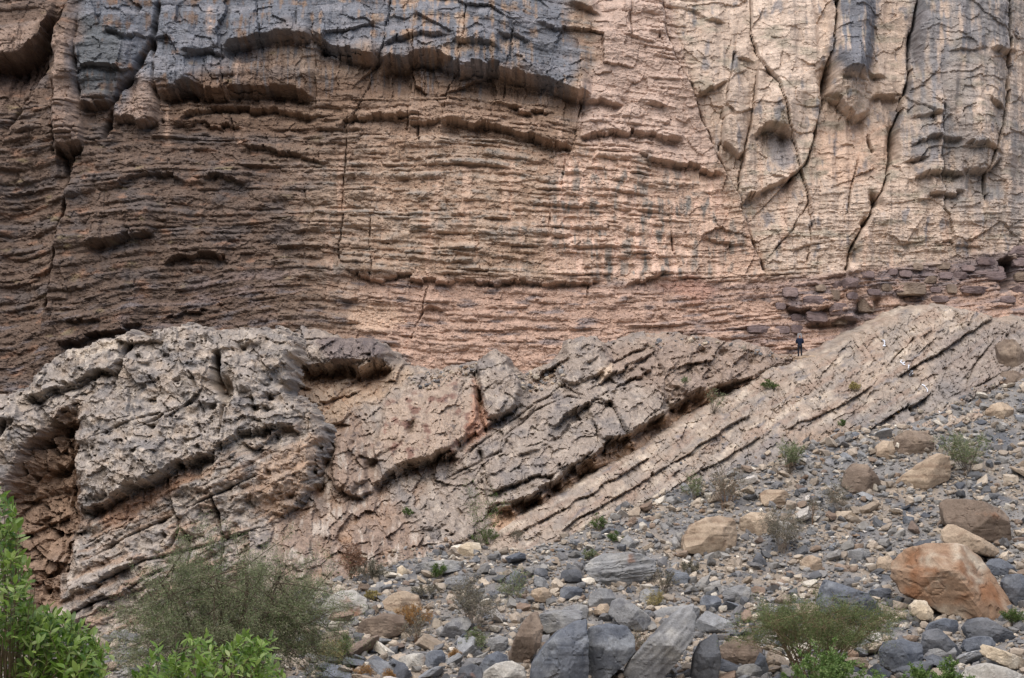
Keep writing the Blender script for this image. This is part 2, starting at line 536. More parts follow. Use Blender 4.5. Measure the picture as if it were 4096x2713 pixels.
L([(985, 56), (1000, 54), (1016, 50)], 0.64, 15.6, 0.77, 8.4)
L([(940, 57), (965, 58), (980, 56)], 0.28, 9.1, 0.21, 4.8)
L([(983, 104), (992, 106), (1002, 110)], 0.56, 15.6, 0.42, 7.2)
L([(700, 238), (720, 241), (745, 246)], 0.28, 7.8, 0.28, 4.8)
L([(930, 243), (950, 242), (985, 246)], 0.28, 9.1, 0.28, 4.8)
L([(790, 251), (805, 246), (822, 244)], 0.24, 7.8, 0.28, 4.8)

# ---- cracks, corners and pillars
K = CL.crack
K([(690, 84), (701, 121), (718, 159), (737, 193), (747, 226), (758, 258), (762, 270)], 1.2, .7, .9, 14, 1)
K([(660, -20), (664, 22), (668, 45), (676, 62), (688, 88)], 1.3, .6, .9, 30, 1)
K([(752, -20), (750, 43), (763, 71), (776, 87), (783, 110), (792, 141), (798, 164), (807, 193), (809, 204)], .8, .7, .6, 22, -1)
K([(757, 78), (752, 115), (745, 151), (739, 190)], 1.1, .6, .9, 14, -1)
K([(734, 56), (726, 95), (721, 130), (720, 150)], 1.1, .5, .6, 12, -1)
K([(835, -20), (831, 36), (825, 66), (822, 95), (816, 130), (805, 165), (790, 180)], 1.1, 1.3, .8, 34, 1)
CL.bump(824, 84, 5, 16, -2.2, 0.12)
K([(917, -20), (910, 50), (906, 81), (899, 113), (893, 130), (892, 159), (882, 192), (872, 209), (863, 228), (850, 252), (847, 270)], 1.2, 1.5, 1.0, 40, -1)
CL.bump(892, 145, 3.5, 18, -2.0); CL.bump(911, 50, 4, 22, -1.6); CL.bump(875, 203, 4, 9, -2.2, -.5); CL.bump(864, 225, 3, 5, -1.6); CL.bump(852, 255, 5, 11, -1.8, .25)
K([(868, 135), (870, 145), (872, 152)], 1.2, 1.0)
K([(1008, -20), (1010, 60), (1006, 100), (998, 140), (985, 176), (985, 200)], 1.0, 1.0, .7, 24, -1)
K([(936, 112), (938, 150), (942, 192), (944, 210)], 1.3, .7, .8, 12, 1)
CL.bump(848, 40, 21, 70, 3.4, 0.03, 4); CL.bump(955, 40, 46, 95, 2.6, 0, 4); CL.bump(792, 45, 33, 75, 1.9, -.1, 3); CL.bump(1045, 60, 34, 150, -1.5, 0, 4)
CL.bump(972, 140, 18, 34, 1.3, 0, 3); CL.bump(925, 150, 15, 40, .9, 0, 3); CL.bump(772, 110, 17, 22, .9, 0, 3)
CL.bump(880, 60, 16, 45, .8); CL.bump(735, 115, 13, 40, .9)
for pts in ([(222, 40), (225, 95), (232, 128)], [(315, 30), (317, 75), (316, 104)], [(396, -20), (384, 50), (372, 76), (362, 105), (352, 122)],
            [(415, 18), (412, 80), (407, 130)], [(467, -20), (465, 36), (456, 69), (448, 94), (439, 130)], [(513, 36), (503, 98)],
            [(630, -20), (631, 38)], [(347, 120), (344, 200), (338, 260)], [(262, 42), (258, 6)], [(298, 5), (300, 40)], [(420, 118), (418, 140)],
            [(568, 155), (574, 140), (584, 100)], [(560, 190), (566, 160)], [(660, 36), (661, 48)], [(428, 286), (424, 300), (422, 316), (411, 338)],
            [(372, 220), (370, 250), (372, 275)], [(548, 232), (552, 200)], [(808, 205), (812, 240), (806, 262)], [(670, 215), (674, 250)],
            [(590, 285), (588, 296)], [(905, 100), (925, 118), (930, 130)], [(846, 215), (850, 190), (858, 160)], [(775, 250), (792, 230), (806, 205)]):
    K(pts, .65, .5, .22, 16, random.choice((-1, 1)))
# left corner: cave, lumpy pillar, dark block
K([(78, -20), (70, 5), (60, 22), (50, 44), (40, 70), (28, 95), (10, 130)], 3.0, 1.6, 1.3, 20, -1)
L([(-12, 60), (4, 57), (16, 56), (26, 50), (36, 40), (44, 34), (56, 22)], 1.2, 12, 3.4, 26, ends=4)
CL.bump(22, 70, 22, 16, -2.0, -.4)
CL.bump(66, 85, 13, 62, 1.7, .04, 3); CL.bump(70, 35, 8, 25, .8); CL.bump(74, 130, 12, 16, 1.0)
CL.bump(40, 130, 26, 40, .8, .4)
K([(52, 20), (56, 60), (56, 100), (54, 150)], 1.5, .9)
L([(58, 146), (66, 150), (74, 152), (86, 148)], 1.2, 14, 2.4, 16, ends=3)
K([(73, 172), (68, 200), (58, 235), (52, 280), (46, 312)], 2.2, 2.4, 1.6, 40, -1); CL.bump(20, 230, 30, 110, -1.6, 0, 3)
K([(62, 150), (66, 170), (72, 182)], 2.0, 1.2)
CL.bump(108, 50, 34, 58, 1.6, 0, 4)
K([(166, -20), (158, 22), (152, 48), (138, 72), (122, 92), (113, 112), (106, 138)], 2.4, 1.7)
K([(82, 20), (80, 60), (82, 104)], 1.4, .9)
L([(82, 104), (95, 108), (112, 106)], .7, 12, 1.2, 12, ends=4)
L([(108, 38), (125, 40), (146, 42)], .5, 8, .4, 5)
CL.bump(150, 90, 10, 34, 1.3, .2, 3)
L([(115, 118), (130, 120), (142, 121), (158, 122)], .9, 12, 1.2, 10, ends=4)
K([(156, 45), (157, 90), (161, 112), (164, 122)], 1.5, 1.0)
CL.bump(180, 75, 18, 30, .9)
# purple blocks and caves of the lower right band
L([(784, 306), (800, 310), (816, 312), (832, 306)], .7, 12, .9, 8)
L([(806, 324), (822, 320), (840, 316), (858, 318)], .7, 14, .8, 8)
CL.bump(1008, 272, 6, 15, -2.0, .1, 3); L([(1000, 259), (1008, 257), (1018, 259)], .6, 6, 1.2, 16, ends=3)
L([(894, 291), (910, 293), (924, 295)], .5, 5, .7, 6)
L([(862, 300), (868, 306), (876, 312)], .3, 4, .6, 8)
CL.bump(858, 310, 5, 10, -1.0); CL.bump(876, 305, 3.5, 8, -1.0)
L([(945, 318), (970, 322), (1000, 326), (1036, 330)], .6, 9, .9, 9)

# ---- colours
n_big = fbm(X / 120, Y / 90, 61, 4); n_mid = fbm(X / 30, Y / 22, 62, 4); n_fine = fbm(X / 7, Y / 5, 63, 3)
streak = fbm(X / 5.5, Y / 70, 64, 4); streak2 = fbm(X / 14, Y / 140, 65, 3)
n_bed = (id1 - .5) * .5 + (id2 - .5) * .6 + (id3 - .5) * .5
T = np.broadcast_to(C(168, 141, 116), X.shape + (3,)).copy()
T = mix(T, C(146, 118, 92), .5 + 1.2 * n_mid)
T = mix(T, C(186, 158, 132), sstep(n_bed + n_fine * .6, .1, .7) * .7)
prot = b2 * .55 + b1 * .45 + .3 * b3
gpat = sstep(fbm(X / 60, V / 14, 66, 4), -.25, .2)
T = mix(T, C(118, 112, 104), sstep(prot + .5 * n_fine, .25, .75) * gpat * .8)           # grey weathered noses of the beds
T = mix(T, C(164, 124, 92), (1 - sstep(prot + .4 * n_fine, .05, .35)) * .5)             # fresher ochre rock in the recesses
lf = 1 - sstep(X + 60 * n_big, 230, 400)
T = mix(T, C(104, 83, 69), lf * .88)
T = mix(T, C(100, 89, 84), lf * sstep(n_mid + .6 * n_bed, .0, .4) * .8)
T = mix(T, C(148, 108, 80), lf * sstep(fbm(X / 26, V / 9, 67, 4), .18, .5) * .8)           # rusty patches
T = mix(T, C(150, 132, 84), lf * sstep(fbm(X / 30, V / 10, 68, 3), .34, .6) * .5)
# ochre of the undersides: unvarnished rock, with overhang shade painted into the brown
oc_shade = CL.mask([(160, 88), (250, 84), (314, 92), (345, 58), (455, 64), (560, 90), (585, 120), (570, 150), (450, 128), (340, 132), (240, 134), (170, 125)], 8, 5)
T = mix(T, C(120, 91, 68), oc_shade * (.75 + .5 * n_mid))
T = mix(T, C(150, 120, 92), oc_shade * sstep(n_bed + .5 * n_mid, .05, .5) * .6)
# pink face and tan/cream pillars
pk = CL.mask([(585, -40), (662, -40), (690, 84), (720, 160), (700, 172), (640, 160), (585, 150), (575, 100), (600, 60)], 9, 8)
T = mix(T, C(184, 154, 134), pk * .9)
tn = CL.mask([(664, -40), (1060, -40), (1060, 250), (850, 275), (770, 270), (737, 200), (690, 84)], 6, 3)
T = mix(T, C(192, 167, 144), tn * .8)
T = mix(T, C(204, 178, 154), CL.mask([(755, -40), (832, -40), (822, 90), (800, 160), (783, 112), (752, 45)], 5, 4) * .7)
T = mix(T, C(200, 158, 124), CL.mask([(815, 130), (890, 125), (888, 165), (850, 190), (812, 170)], 6, 4) * .5)
T = mix(T, C(150, 138, 116), tn * sstep(fbm(X / 36, Y / 12, 69, 4), .05, .4) * .7)
T = mix(T, C(196, 156, 126), (1 - lf) * sstep(streak2, .12, .42) * .45 * sstep(Y, 120, 170))
mid_r = CL.mask([(560, 150), (640, 155), (720, 178), (750, 250), (760, 285), (560, 285), (540, 220)], 14, 8)
T = mix(T, C(196, 160, 134), mid_r * .55)
st3 = fbm(X / 8, Y / 75, 74, 4)
T = mix(T, C(206, 168, 142), mid_r * sstep(st3, .08, .3) * .8)
T = mix(T, C(118, 115, 108), mid_r * sstep(-st3, .1, .32) * sstep(fbm(X / 18, Y / 8, 75, 3), -.3, .1) * .7)
T = mix(T, C(114, 112, 106), mid_r * sstep(fbm(X / 9, Y / 28, 70, 4), .22, .42) * .8)
T = mix(T, C(114, 112, 106), (1 - lf) * sstep(fbm(X / 16, Y / 10, 71, 4), .32, .5) * .55 * sstep(Y, 130, 170))
for pl in ([(56, 40), (80, 30), (84, 90), (86, 148), (70, 154), (58, 146), (54, 90)], [(150, 58), (160, 50), (168, 100), (160, 126), (116, 122), (122, 104), (138, 84)], [(0, 30), (40, 20), (36, 42), (14, 56), (-10, 58)]):
    T = mix(T, C(160, 132, 112), CL.mask(pl, 4, 4) * (.6 + .5 * n_mid))
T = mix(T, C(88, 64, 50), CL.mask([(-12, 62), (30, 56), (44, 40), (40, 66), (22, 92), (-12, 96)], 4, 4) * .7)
# desert varnish
va = CL.mask([(-20 + 95, -40), (560, -40), (572, 30), (570, 96), (520, 78), (455, 68), (425, 56), (382, 58), (345, 52), (318, 42), (255, 48), (232, 58), (205, 80), (172, 92), (128, 78), (112, 106), (84, 104)], 15, 30)
va = va ** .8 * sstep(streak * .9 + n_mid * .9 + .4 * n_bed + .5 * n_big, -.62, -.1)
vcol = mix(np.broadcast_to(C(104, 109, 118), X.shape + (3,)), C(124, 124, 130), sstep(n_mid + n_bed * .5, -.1, .5))
vcol = mix(vcol, C(86, 92, 94), CL.mask([(82, 20), (128, 35), (126, 75), (112, 104), (84, 104)], 4, 3) * .7)
T = mix(T, vcol, va * .92)
vs = CL.mask([(180, 40), (595, 50), (590, 110), (480, 95), (190, 92)], 10, 5) * sstep(streak, .12, .32)
T = mix(T, C(104, 104, 108), vs * .7)
vr = CL.mask([(833, -40), (882, -40), (876, 30), (866, 80), (850, 84), (836, 80), (826, 60)], 4, 3) * sstep(streak + n_mid * .4, -.45, -.1)
vr = np.maximum(vr, CL.mask([(914, -40), (1010, -40), (1008, 50), (980, 58), (945, 62), (930, 110), (900, 118)], 6, 4) * sstep(streak + .6 * n_mid, -.35, .05) * .85)
vr = np.maximum(vr, CL.mask([(897, 112), (940, 108), (958, 150), (932, 168), (902, 160)], 6, 4) * sstep(streak + .6 * n_mid, -.3, .1) * .8)
vr = np.maximum(vr, CL.mask([(768, 130), (792, 140), (794, 165), (780, 172), (770, 160)], 3, 2) * .7)
vr = np.maximum(vr, tn * sstep(fbm(X / 10, Y / 26, 72, 4), .22, .46) * .7)
T = mix(T, C(102, 107, 117), vr * .9)
# purple flaggy base
lowp = z_low * sstep(X, 560, 700) + CL.mask([(60, 345), (150, 300), (220, 275), (300, 270), (312, 320), (150, 332)], 8, 6) * .8
T = mix(T, C(184, 146, 122), z_low * sstep(X, 300, 420) * .75)
pur = np.clip(lowp, 0, 1) * sstep(n_bed + n_mid * .8, -.35, .25)
T = mix(T, C(138, 116, 108), pur * .75)
T = mix(T, C(112, 98, 97), CL.mask([(775, 292), (850, 284), (900, 268), (960, 256), (1060, 245), (1060, 300), (960, 300), (860, 322), (800, 322)], 6, 5) * sstep(n_bed + n_mid, -.7, .0) * .9)
T = mix(T, C(116, 106, 106), z_low * sstep(fbm(X / 30, V / 7, 73, 4), .15, .4) * .75)
T = mix(T, C(170, 122, 98), CL.mask([(655, 285), (690, 274), (720, 290), (700, 305)], 5, 4) * .7)
T = mix(T, C(196, 160, 128), CL.mask([(350, 306), (395, 304), (405, 322), (375, 334), (346, 326)], 4, 4) * .8)
T = mix(T, C(172, 140, 114), CL.mask([(450, 128), (350, 130), (360, 110), (440, 100), (560, 130)], 6, 4) * .5)
T = mix(T, C(132, 126, 122), CL.mask([(925, -40), (1080, -40), (1080, 250), (985, 240), (940, 200), (905, 160), (915, 60)], 16, 24) * sstep(streak2 + .7 * n_mid, -.4, .2) * .7)
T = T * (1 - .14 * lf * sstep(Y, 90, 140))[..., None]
# pale seep streaks
for sx, y0, y1, wd in ((240, 125, 146, 3), (168, 104, 146, 3), (522, 108, 140, 2.5), (517, 172, 195, 2.5), (560, 120, 165, 3), (600, 140, 200, 3), (240, 60, 85, 4), (213, 12, 40, 3), (520, 205, 280, 2)):
    m = np.exp(-((CL.WX - sx) / wd) ** 2) * sstep(Y, y0 - 4, y0 + 4) * (1 - sstep(Y, y1 - 6, y1 + 6))
    T = mix(T, C(190, 154, 126), m * .6 * sstep(n_fine + .3, -.2, .4))
grey = T @ np.array([.3, .5, .2], f32)
T = T * .72 + grey[..., None] * np.array([1.0, .99, 1.0], f32) * .28
T = T * np.array([1.05, 1.06, 1.06], f32) * (1 + .30 * n_fine + .10 * n_bed)[..., None]
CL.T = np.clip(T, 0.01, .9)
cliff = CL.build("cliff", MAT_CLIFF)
tag(cliff, kind="structure")
# ================================================================ OUTCROPS
CONTACT = [(-500, 655), (0, 650), (100, 640), (200, 622), (310, 592), (350, 578), (400, 562), (470, 549), (520, 552), (560, 540), (620, 508),
           (700, 484), (760, 468), (800, 450), (850, 430), (900, 424), (960, 404), (1024, 378), (1500, 330)]
def contact(px):
    return np.interp(px, [p[0] for p in CONTACT], [p[1] for p in CONTACT])

# ---- grey pitted outcrop, lower left
def out_a_y(px, py):
    return 121.0 + (620.0 - py) * 0.052 + np.clip(px - 200, -400, 400) * 0.004

OA = Relief(axis(-12, 335, 0.95, -300, None), axis(308, 672, 0.95), out_a_y, wob=4.0, seed=121)
X, Y = OA.X, OA.Y
ca, sa = math.cos(math.radians(-26)), math.sin(math.radians(-26))
U, V = OA.WX * ca + OA.WY * sa, -OA.WX * sa + OA.WY * ca         # along and across the tilted beds
low = sstep(V - 0, 0, 1) * 0
lower = OA.mask([(85, 512), (130, 494), (172, 478), (205, 468), (262, 442), (300, 428), (330, 440), (330, 560), (240, 640), (40, 680), (60, 590), (84, 560)], 5, 3)
f1, f2, fc, fid = cells(OA.WX / 34, OA.WY / 28, 141)
g1_, g2_, fc2, _ = cells(OA.WX / 13, OA.WY / 11, 142)
e1_, e2_, fc3, rid3 = cells(OA.WX / 5.5, OA.WY / 5, 143)
OA.D += 0.8 * fbm(X / 70, Y / 60, 131, 3)
OA.D += (1 - lower) * (0.55 * fc + 0.34 * fc2 + 0.14 * fc3)
OA.D += .75 * fbm(OA.WX / 30, OA.WY / 24, 138, 2) + .38 * (1 - np.abs(fbm(OA.WX / 26, OA.WY / 21, 139, 3)) * 2.4)
bil = 1 - np.abs(fbm(OA.WX / 11, OA.WY / 10, 133, 4)) * 2.2
OA.D += 0.14 * bil + 0.10 * fbm(X / 3.2, Y / 3.0, 134, 3)
b1, i1 = beds(U, V, 17.0, 23, 5.0); b2, i2 = beds(U, V, 7.0, 24, 5.0); b3, i3 = beds(U, V, 3.4, 25, 6.0)
OA.D += lower * (0.75 * b1 + 0.34 * b2 + 0.10 * b3 + 0.22 * fc2 + .10 * fc3)
pit = sstep(e1_, .30, .12) * (rid3 > .955)
OA.D -= pit * .45 * (1 - .5 * lower)
p1, p2, _, pr = cells(OA.WX / 19, OA.WY / 17, 147)
OA.D -= sstep(p1, .26, .08) * (pr > .86) * .8
L, K = OA.lip, OA.crack
OA.bump(175, 420, 110, 75, 2.6, -.2, 3); OA.bump(270, 390, 55, 55, 1.4, 0, 3); OA.bump(30, 435, 45, 38, 1.4, -.3, 3); OA.bump(135, 470, 60, 36, 1.4, -.4, 3)
OA.bump(255, 475, 60, 30, 1.4, -.3, 3); OA.bump(150, 560, 90, 50, 1.0, -.5)
L([(82, 508), (95, 506), (112, 501), (128, 492), (150, 484), (168, 476), (182, 466), (200, 462), (222, 452)], 1.0, 14, 3.0, 9)
L([(222, 446), (240, 436), (255, 436), (270, 428), (285, 430), (300, 432)], .8, 9, 1.6, 11)
L([(248, 446), (260, 448), (275, 440), (287, 432)], .4, 5, 1.2, 8)
K([(219, 357), (221, 372), (223, 385), (230, 398)], 3.0, 3.0); OA.bump(232, 394, 6, 9, -2.8, .3, 3); OA.bump(222, 372, 3.5, 14, -1.8, -.1, 3)
K([(229, 408), (228, 420), (227, 436)], 1.2, 1.2)
K([(131, 346), (128, 356), (124, 366), (120, 378)], 2.2, 1.8, .8, 14, 1)
L([(30, 398), (45, 396), (58, 391), (72, 384), (84, 381), (100, 376)], 1.0, 16, 1.9, 7)
L([(92, 376), (104, 372), (114, 371), (122, 374)], .6, 10, 1.6, 7)
K([(0, 446), (6, 438), (12, 424)], 2.2, 1.6)
OA.bump(272, 412, 5, 3, -1.0); OA.bump(150, 368, 5, 4, -.8); OA.bump(235, 352, 3, 2, -.6); OA.bump(245, 349, 3, 2, -.6)
K([(174, 548), (184, 530), (178, 510), (176, 500)], 1.6, 1.0, .5, 12, 1); K([(218, 498), (222, 520), (228, 540), (226, 560)], 1.6, 1.0, .5, 10, -1)
K([(184, 520), (190, 545), (193, 566)], 1.5, .9); K([(60, 622), (90, 604), (130, 590), (165, 570)], 1.4, .7, .5, 12, -1)
K([(90, 560), (140, 534), (200, 505), (260, 478)], 1.3, .6, .4, 10, 1); K([(100, 583), (150, 560), (210, 545), (262, 528)], 1.4, .8, .5, 12, -1)
K([(150, 430), (175, 415), (198, 405)], 1.3, .8, .3, 10, 1); K([(195, 375), (205, 400), (212, 420)], 1.1, .5); K([(160, 395), (172, 410), (180, 424)], 1.1, .5)
K([(100, 440), (130, 428), (165, 416)], 1.1, .5); K([(262, 350), (258, 400), (262, 440)], 1.0, .4)
# cave at the left
cave_pts = [(24, 452), (48, 428), (66, 412), (84, 408), (86, 424), (80, 452), (82, 480), (84, 512), (88, 520), (74, 545), (66, 580), (58, 612), (30, 612), (8, 560), (4, 500)]
cave = OA.mask(cave_pts, 9.0, 4.0, smooth=True)
deep = np.clip(poly_sd(OA.SX, OA.SY, cave_pts), 0, 26) / 26
OA.D -= cave * (.6 + 3.4 * np.sqrt(deep)) * (1 - .35 * sstep(Y, 470, 590))
OA.D += cave * (.7 * fc + .35 * fc2)
L([(40, 468), (52, 470), (64, 462), (82, 452)], .5, 7, .9, 8)
L([(20, 520), (40, 524), (60, 516)], .4, 8, .5, 6)
oa_out = [(-700, 400), (0, 399), (26, 386), (40, 375), (56, 359), (70, 350), (87, 346), (104, 340), (130, 334), (144, 336), (160, 330), (186, 325), (203, 328), (216, 332), (240, 328), (262, 328), (280, 330), (293, 337), (294, 350), (290, 360), (291, 380), (286, 392), (300, 404), (314, 414), (322, 428), (323, 446), (316, 460), (313, 478), (305, 494), (292, 510), (276, 524), (262, 534),
          (268, 552), (268, 600), (255, 720), (-700, 720)]
sd = OA.outline(oa_out, 1.0, 8, .5, 6.0)
nm = fbm(X / 26, Y / 22, 161, 4); nf = fbm(X / 5, Y / 4.5, 162, 3)
T = np.broadcast_to(C(152, 140, 128), X.shape + (3,)).copy()
T = mix(T, C(122, 117, 114), sstep(nm, -.1, .35) * .8)
T = mix(T, C(178, 164, 147), sstep(fbm(X / 17, Y / 14, 163, 4) + .4 * nf, .05, .4) * .7)
T = mix(T, C(92, 84, 84), sstep(fbm(X / 11, Y / 8, 164, 4), .26, .45) * .65)
T = mix(T, C(168, 146, 122), sstep(fbm(X / 20, Y / 12, 168, 4), .0, .35) * .45)
T = mix(T, C(158, 126, 98), lower * sstep(fbm(U / 40, V / 9, 165, 4), -.05, .3) * .7)
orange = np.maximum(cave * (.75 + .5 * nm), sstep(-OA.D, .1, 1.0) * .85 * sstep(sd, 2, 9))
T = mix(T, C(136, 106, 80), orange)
T = mix(T, C(170, 122, 82), lower * sstep(-OA.mask([(100, 500), (180, 470), (200, 476), (120, 520), (95, 530)], 4) + 0, -1.0, -.4) * 0 + OA.mask([(96, 512), (150, 492), (196, 470), (205, 476), (160, 504), (110, 530)], 5, 3) * .7)
T = mix(T, C(176, 140, 106), OA.mask([(262, 470), (300, 440), (318, 450), (300, 500), (272, 530), (262, 500)], 4, 4) * .5)
T = mix(T, C(194, 176, 152), OA.mask([(70, 352), (135, 336), (132, 348), (80, 362)], 3, 3) * .5)
T = T * 1.08 * (1 + .32 * nf + .14 * fc3)[..., None]
grey = T @ np.array([.3, .5, .2], f32)
T = T * .75 + grey[..., None] * .25
OA.T = np.clip(T, .01, .9)
oa = OA.build("rock_outcrop", MAT_OUT, keep=sd > -7)
tag(oa, "big bulging grey pitted outcrop with a deep slot and a cave, below the cliff", "rock outcrop")

# ---- tan and grey outcrop in the middle
def out_b_y(px, py):
    return 125.6 + (545.0 - py) * 0.111 + (px - 480.0) * 0.009

OB = Relief(axis(250, 822, 1.0), axis(318, 640, 0.95), out_b_y, wob=3.5, seed=221)
X, Y = OB.X, OB.Y
cb, sb = math.cos(math.radians(-32)), math.sin(math.radians(-32))
U, V = OB.WX * cb + OB.WY * sb, -OB.WX * sb + OB.WY * cb
f1, f2, fc, _ = cells(U / 40, V / 24, 241)
g1_, g2_, fc2, _ = cells(U / 15, V / 10, 242)
e1_, e2_, fc3, rid3 = cells(OB.WX / 6, OB.WY / 5, 243)
b1, i1 = beds(U, V, 19.0, 33, 5.0); b2, i2 = beds(U, V, 7.5, 34, 5.0); b3, i3 = beds(U, V, 3.6, 35, 6.0)
redz = OB.mask([(276, 420), (300, 398), (335, 380), (352, 400), (366, 430), (380, 480), (400, 505), (440, 560), (330, 600), (276, 600)], 8, 5)
smooth_f = OB.mask([(385, 400), (452, 372), (478, 420), (470, 452), (420, 470), (392, 478), (378, 440)], 9, 16)
pitz = OB.mask([(600, 345), (690, 335), (790, 350), (800, 372), (740, 388), (690, 415), (660, 400), (610, 375)], 8, 5)
kk = (1 - .65 * redz) * (1 - .45 * smooth_f)
OB.D += 0.6 * fbm(X / 60, Y / 50, 231, 3) + .55 * fbm(OB.WX / 26, OB.WY / 22, 238, 2)
OB.D += redz * (.35 * fc + .3 * fc2 + .12 * fbm(X / 6, Y / 16, 239, 3))
OB.D += kk * (0.62 * b1 + (0.22 * b2 + 0.10 * b3) * sstep(fbm(X / 40, Y / 30, 235, 3), -.1, .3) + 0.55 * fc + 0.30 * fc2) + .14 * fc3 + .12 * fbm(X / 3.4, Y / 3.2, 234, 3)
OB.D += pitz * (.3 * (1 - np.abs(fbm(OB.WX / 10, OB.WY / 9, 233, 4)) * 2.2))
OB.D -= sstep(e1_, .30, .12) * (rid3 > .94) * .45 * (.4 + .6 * kk)
L, K = OB.lip, OB.crack
OB.bump(345, 352, 44, 15, 2.0, .12, 3); OB.bump(425, 425, 48, 45, 1.8, -.3, 3); OB.bump(502, 385, 24, 30, 1.8, .1, 3); OB.bump(590, 430, 95, 45, 2.0, -.5, 3); OB.bump(680, 370, 60, 28, 1.4, -.1, 3)
OB.bump(349, 466, 17, 28, 1.2, .1, 3); OB.bump(586, 358, 26, 24, 1.3, -.5, 3)
L([(300, 372), (315, 370), (330, 366), (345, 368), (358, 372), (374, 366), (390, 362)], 1.2, 10, 2.4, 13)
L([(292, 388), (302, 386), (312, 388)], .4, 5, 1.4, 9)
L([(340, 384), (356, 378), (378, 370), (392, 366)], .5, 6, .6, 6)
L([(310, 398), (325, 402), (345, 396), (358, 390)], .4, 6, .6, 5)
L([(375, 482), (388, 476), (402, 468), (420, 462), (436, 458), (455, 452)], 1.2, 14, 2.2, 9)
L([(438, 458), (452, 450), (468, 440), (486, 428), (505, 414), (522, 406)], .7, 10, 1.0, 5)
L([(340, 490), (350, 494), (362, 496), (374, 492)], .7, 10, .8, 6); L([(330, 424), (342, 420), (352, 412)], .4, 7, .6, 5)
OB.bump(323, 457, 5, 8, -2.0, .4); OB.bump(330, 450, 6, 6, -1.6); OB.bump(320, 490, 3, 8, -1.4, .4); OB.bump(354, 445, 2.5, 4, -1.0, .5)
OB.bump(414, 430, 4, 8, -1.6, .3); OB.bump(480, 402, 3.2, 10, -1.6, 0)
K([(473, 376), (478, 396), (482, 420), (486, 432)], 1.6, 1.1, .6, 12, 1); K([(476, 372), (488, 420), (496, 420)], 1.2, .6)
K([(470, 452), (500, 430), (530, 408), (558, 392)], 1.3, .8, .6, 14, 1); K([(505, 438), (535, 414), (568, 398), (590, 404)], 1.4, .8, .5, 14, 1)
L([(552, 426), (565, 418), (580, 408), (595, 404), (612, 405)], .8, 10, 1.4, 7)
L([(598, 398), (612, 392), (625, 382), (640, 376), (652, 372)], .5, 8, .9, 7); L([(600, 384), (616, 374), (632, 366), (648, 360)], .5, 8, .9, 6); L([(612, 362), (630, 354), (648, 346)], .4, 7, .9, 6)
L([(582, 366), (590, 362), (596, 358)], .4, 5, 1.0, 6); L([(534, 378), (545, 372), (560, 364), (568, 360)], .7, 8, 1.2, 7)
L([(486, 511), (500, 507), (528, 500), (545, 489), (560, 479)], 1.0, 10, 1.7, 13, ends=6)
L([(552, 484), (575, 468), (590, 457), (604, 447)], 1.0, 10, 1.7, 14, ends=6)
L([(598, 449), (611, 442), (643, 426), (662, 415)], 1.0, 10, 1.5, 14, ends=6)
L([(668, 410), (680, 401), (692, 393), (702, 391)], .8, 8, 1.5, 12, ends=5); L([(716, 388), (745, 380), (770, 372)], .6, 8, .9, 8, ends=5)
for pts_, am in (([(552, 360), (568, 340), (582, 333), (600, 345), (612, 362), (598, 378), (575, 385), (558, 380)], .9), ([(600, 372), (648, 346), (656, 353), (608, 386)], .5), ([(616, 356), (640, 340), (648, 344), (622, 362)], .5),
                 ([(588, 408), (612, 392), (640, 384), (668, 392), (672, 408), (655, 420), (640, 428), (620, 440), (600, 440), (590, 425)], 1.1), ([(505, 440), (545, 404), (566, 398), (578, 410), (560, 438), (520, 458)], .7),
                 ([(482, 472), (520, 450), (560, 442), (590, 452), (558, 478), (528, 498), (490, 506)], .8), ([(478, 362), (493, 352), (508, 358), (520, 392), (512, 412), (488, 420), (480, 392)], 1.3),
                 ([(386, 408), (452, 374), (472, 384), (478, 418), (466, 438), (436, 456), (402, 466), (384, 478), (376, 450)], 1.0), ([(650, 352), (700, 338), (760, 344), (790, 360), (740, 382), (690, 398), (668, 388)], .8),
                 ([(306, 346), (345, 338), (384, 344), (394, 356), (374, 364), (330, 366), (310, 372)], 1.0), ([(334, 444), (352, 436), (366, 450), (366, 482), (350, 494), (336, 486)], .8), ([(520, 506), (548, 496), (552, 510), (528, 524)], -.8)):
    OB.D += am * OB.mask(pts_, 1.8)
L([(488, 494), (505, 490), (524, 482), (545, 478), (556, 474)], .6, 8, .8, 7)
OB.bump(700, 355, 6, 6, -1.6, 0, 3); OB.bump(723, 356, 5, 6, -1.4, 0, 3); OB.bump(752, 362, 5, 6, -1.1); OB.bump(682, 408, 3, 9, -1.3, .3); OB.bump(585, 478, 9, 5, -1.5, -.4)
K([(480, 452), (485, 470), (490, 486)], 1.6, .8, .4, 14, -1); K([(610, 405), (620, 430), (630, 446)], 1.4, .8, .5, 12, -1); K([(640, 372), (660, 400), (675, 412)], 1.2, .6)
K([(446, 480), (470, 468), (500, 452)], 1.1, .5); OB.bump(452, 535, 2.5, 2.5, -.8)
for bx_, by_, rx_, ry_, am in ((541, 500, 7, 7, 1.7), (597, 462, 8, 8, 1.8), (664, 420, 8, 7, 1.6), (630, 444, 5, 5, 1.0), (572, 480, 5, 5, .9), (514, 512, 4, 4, .8), (706, 397, 8, 6, 1.0), (745, 386, 8, 5, .8)):
    OB.bump(bx_, by_, rx_, ry_, am, -.5, 3)
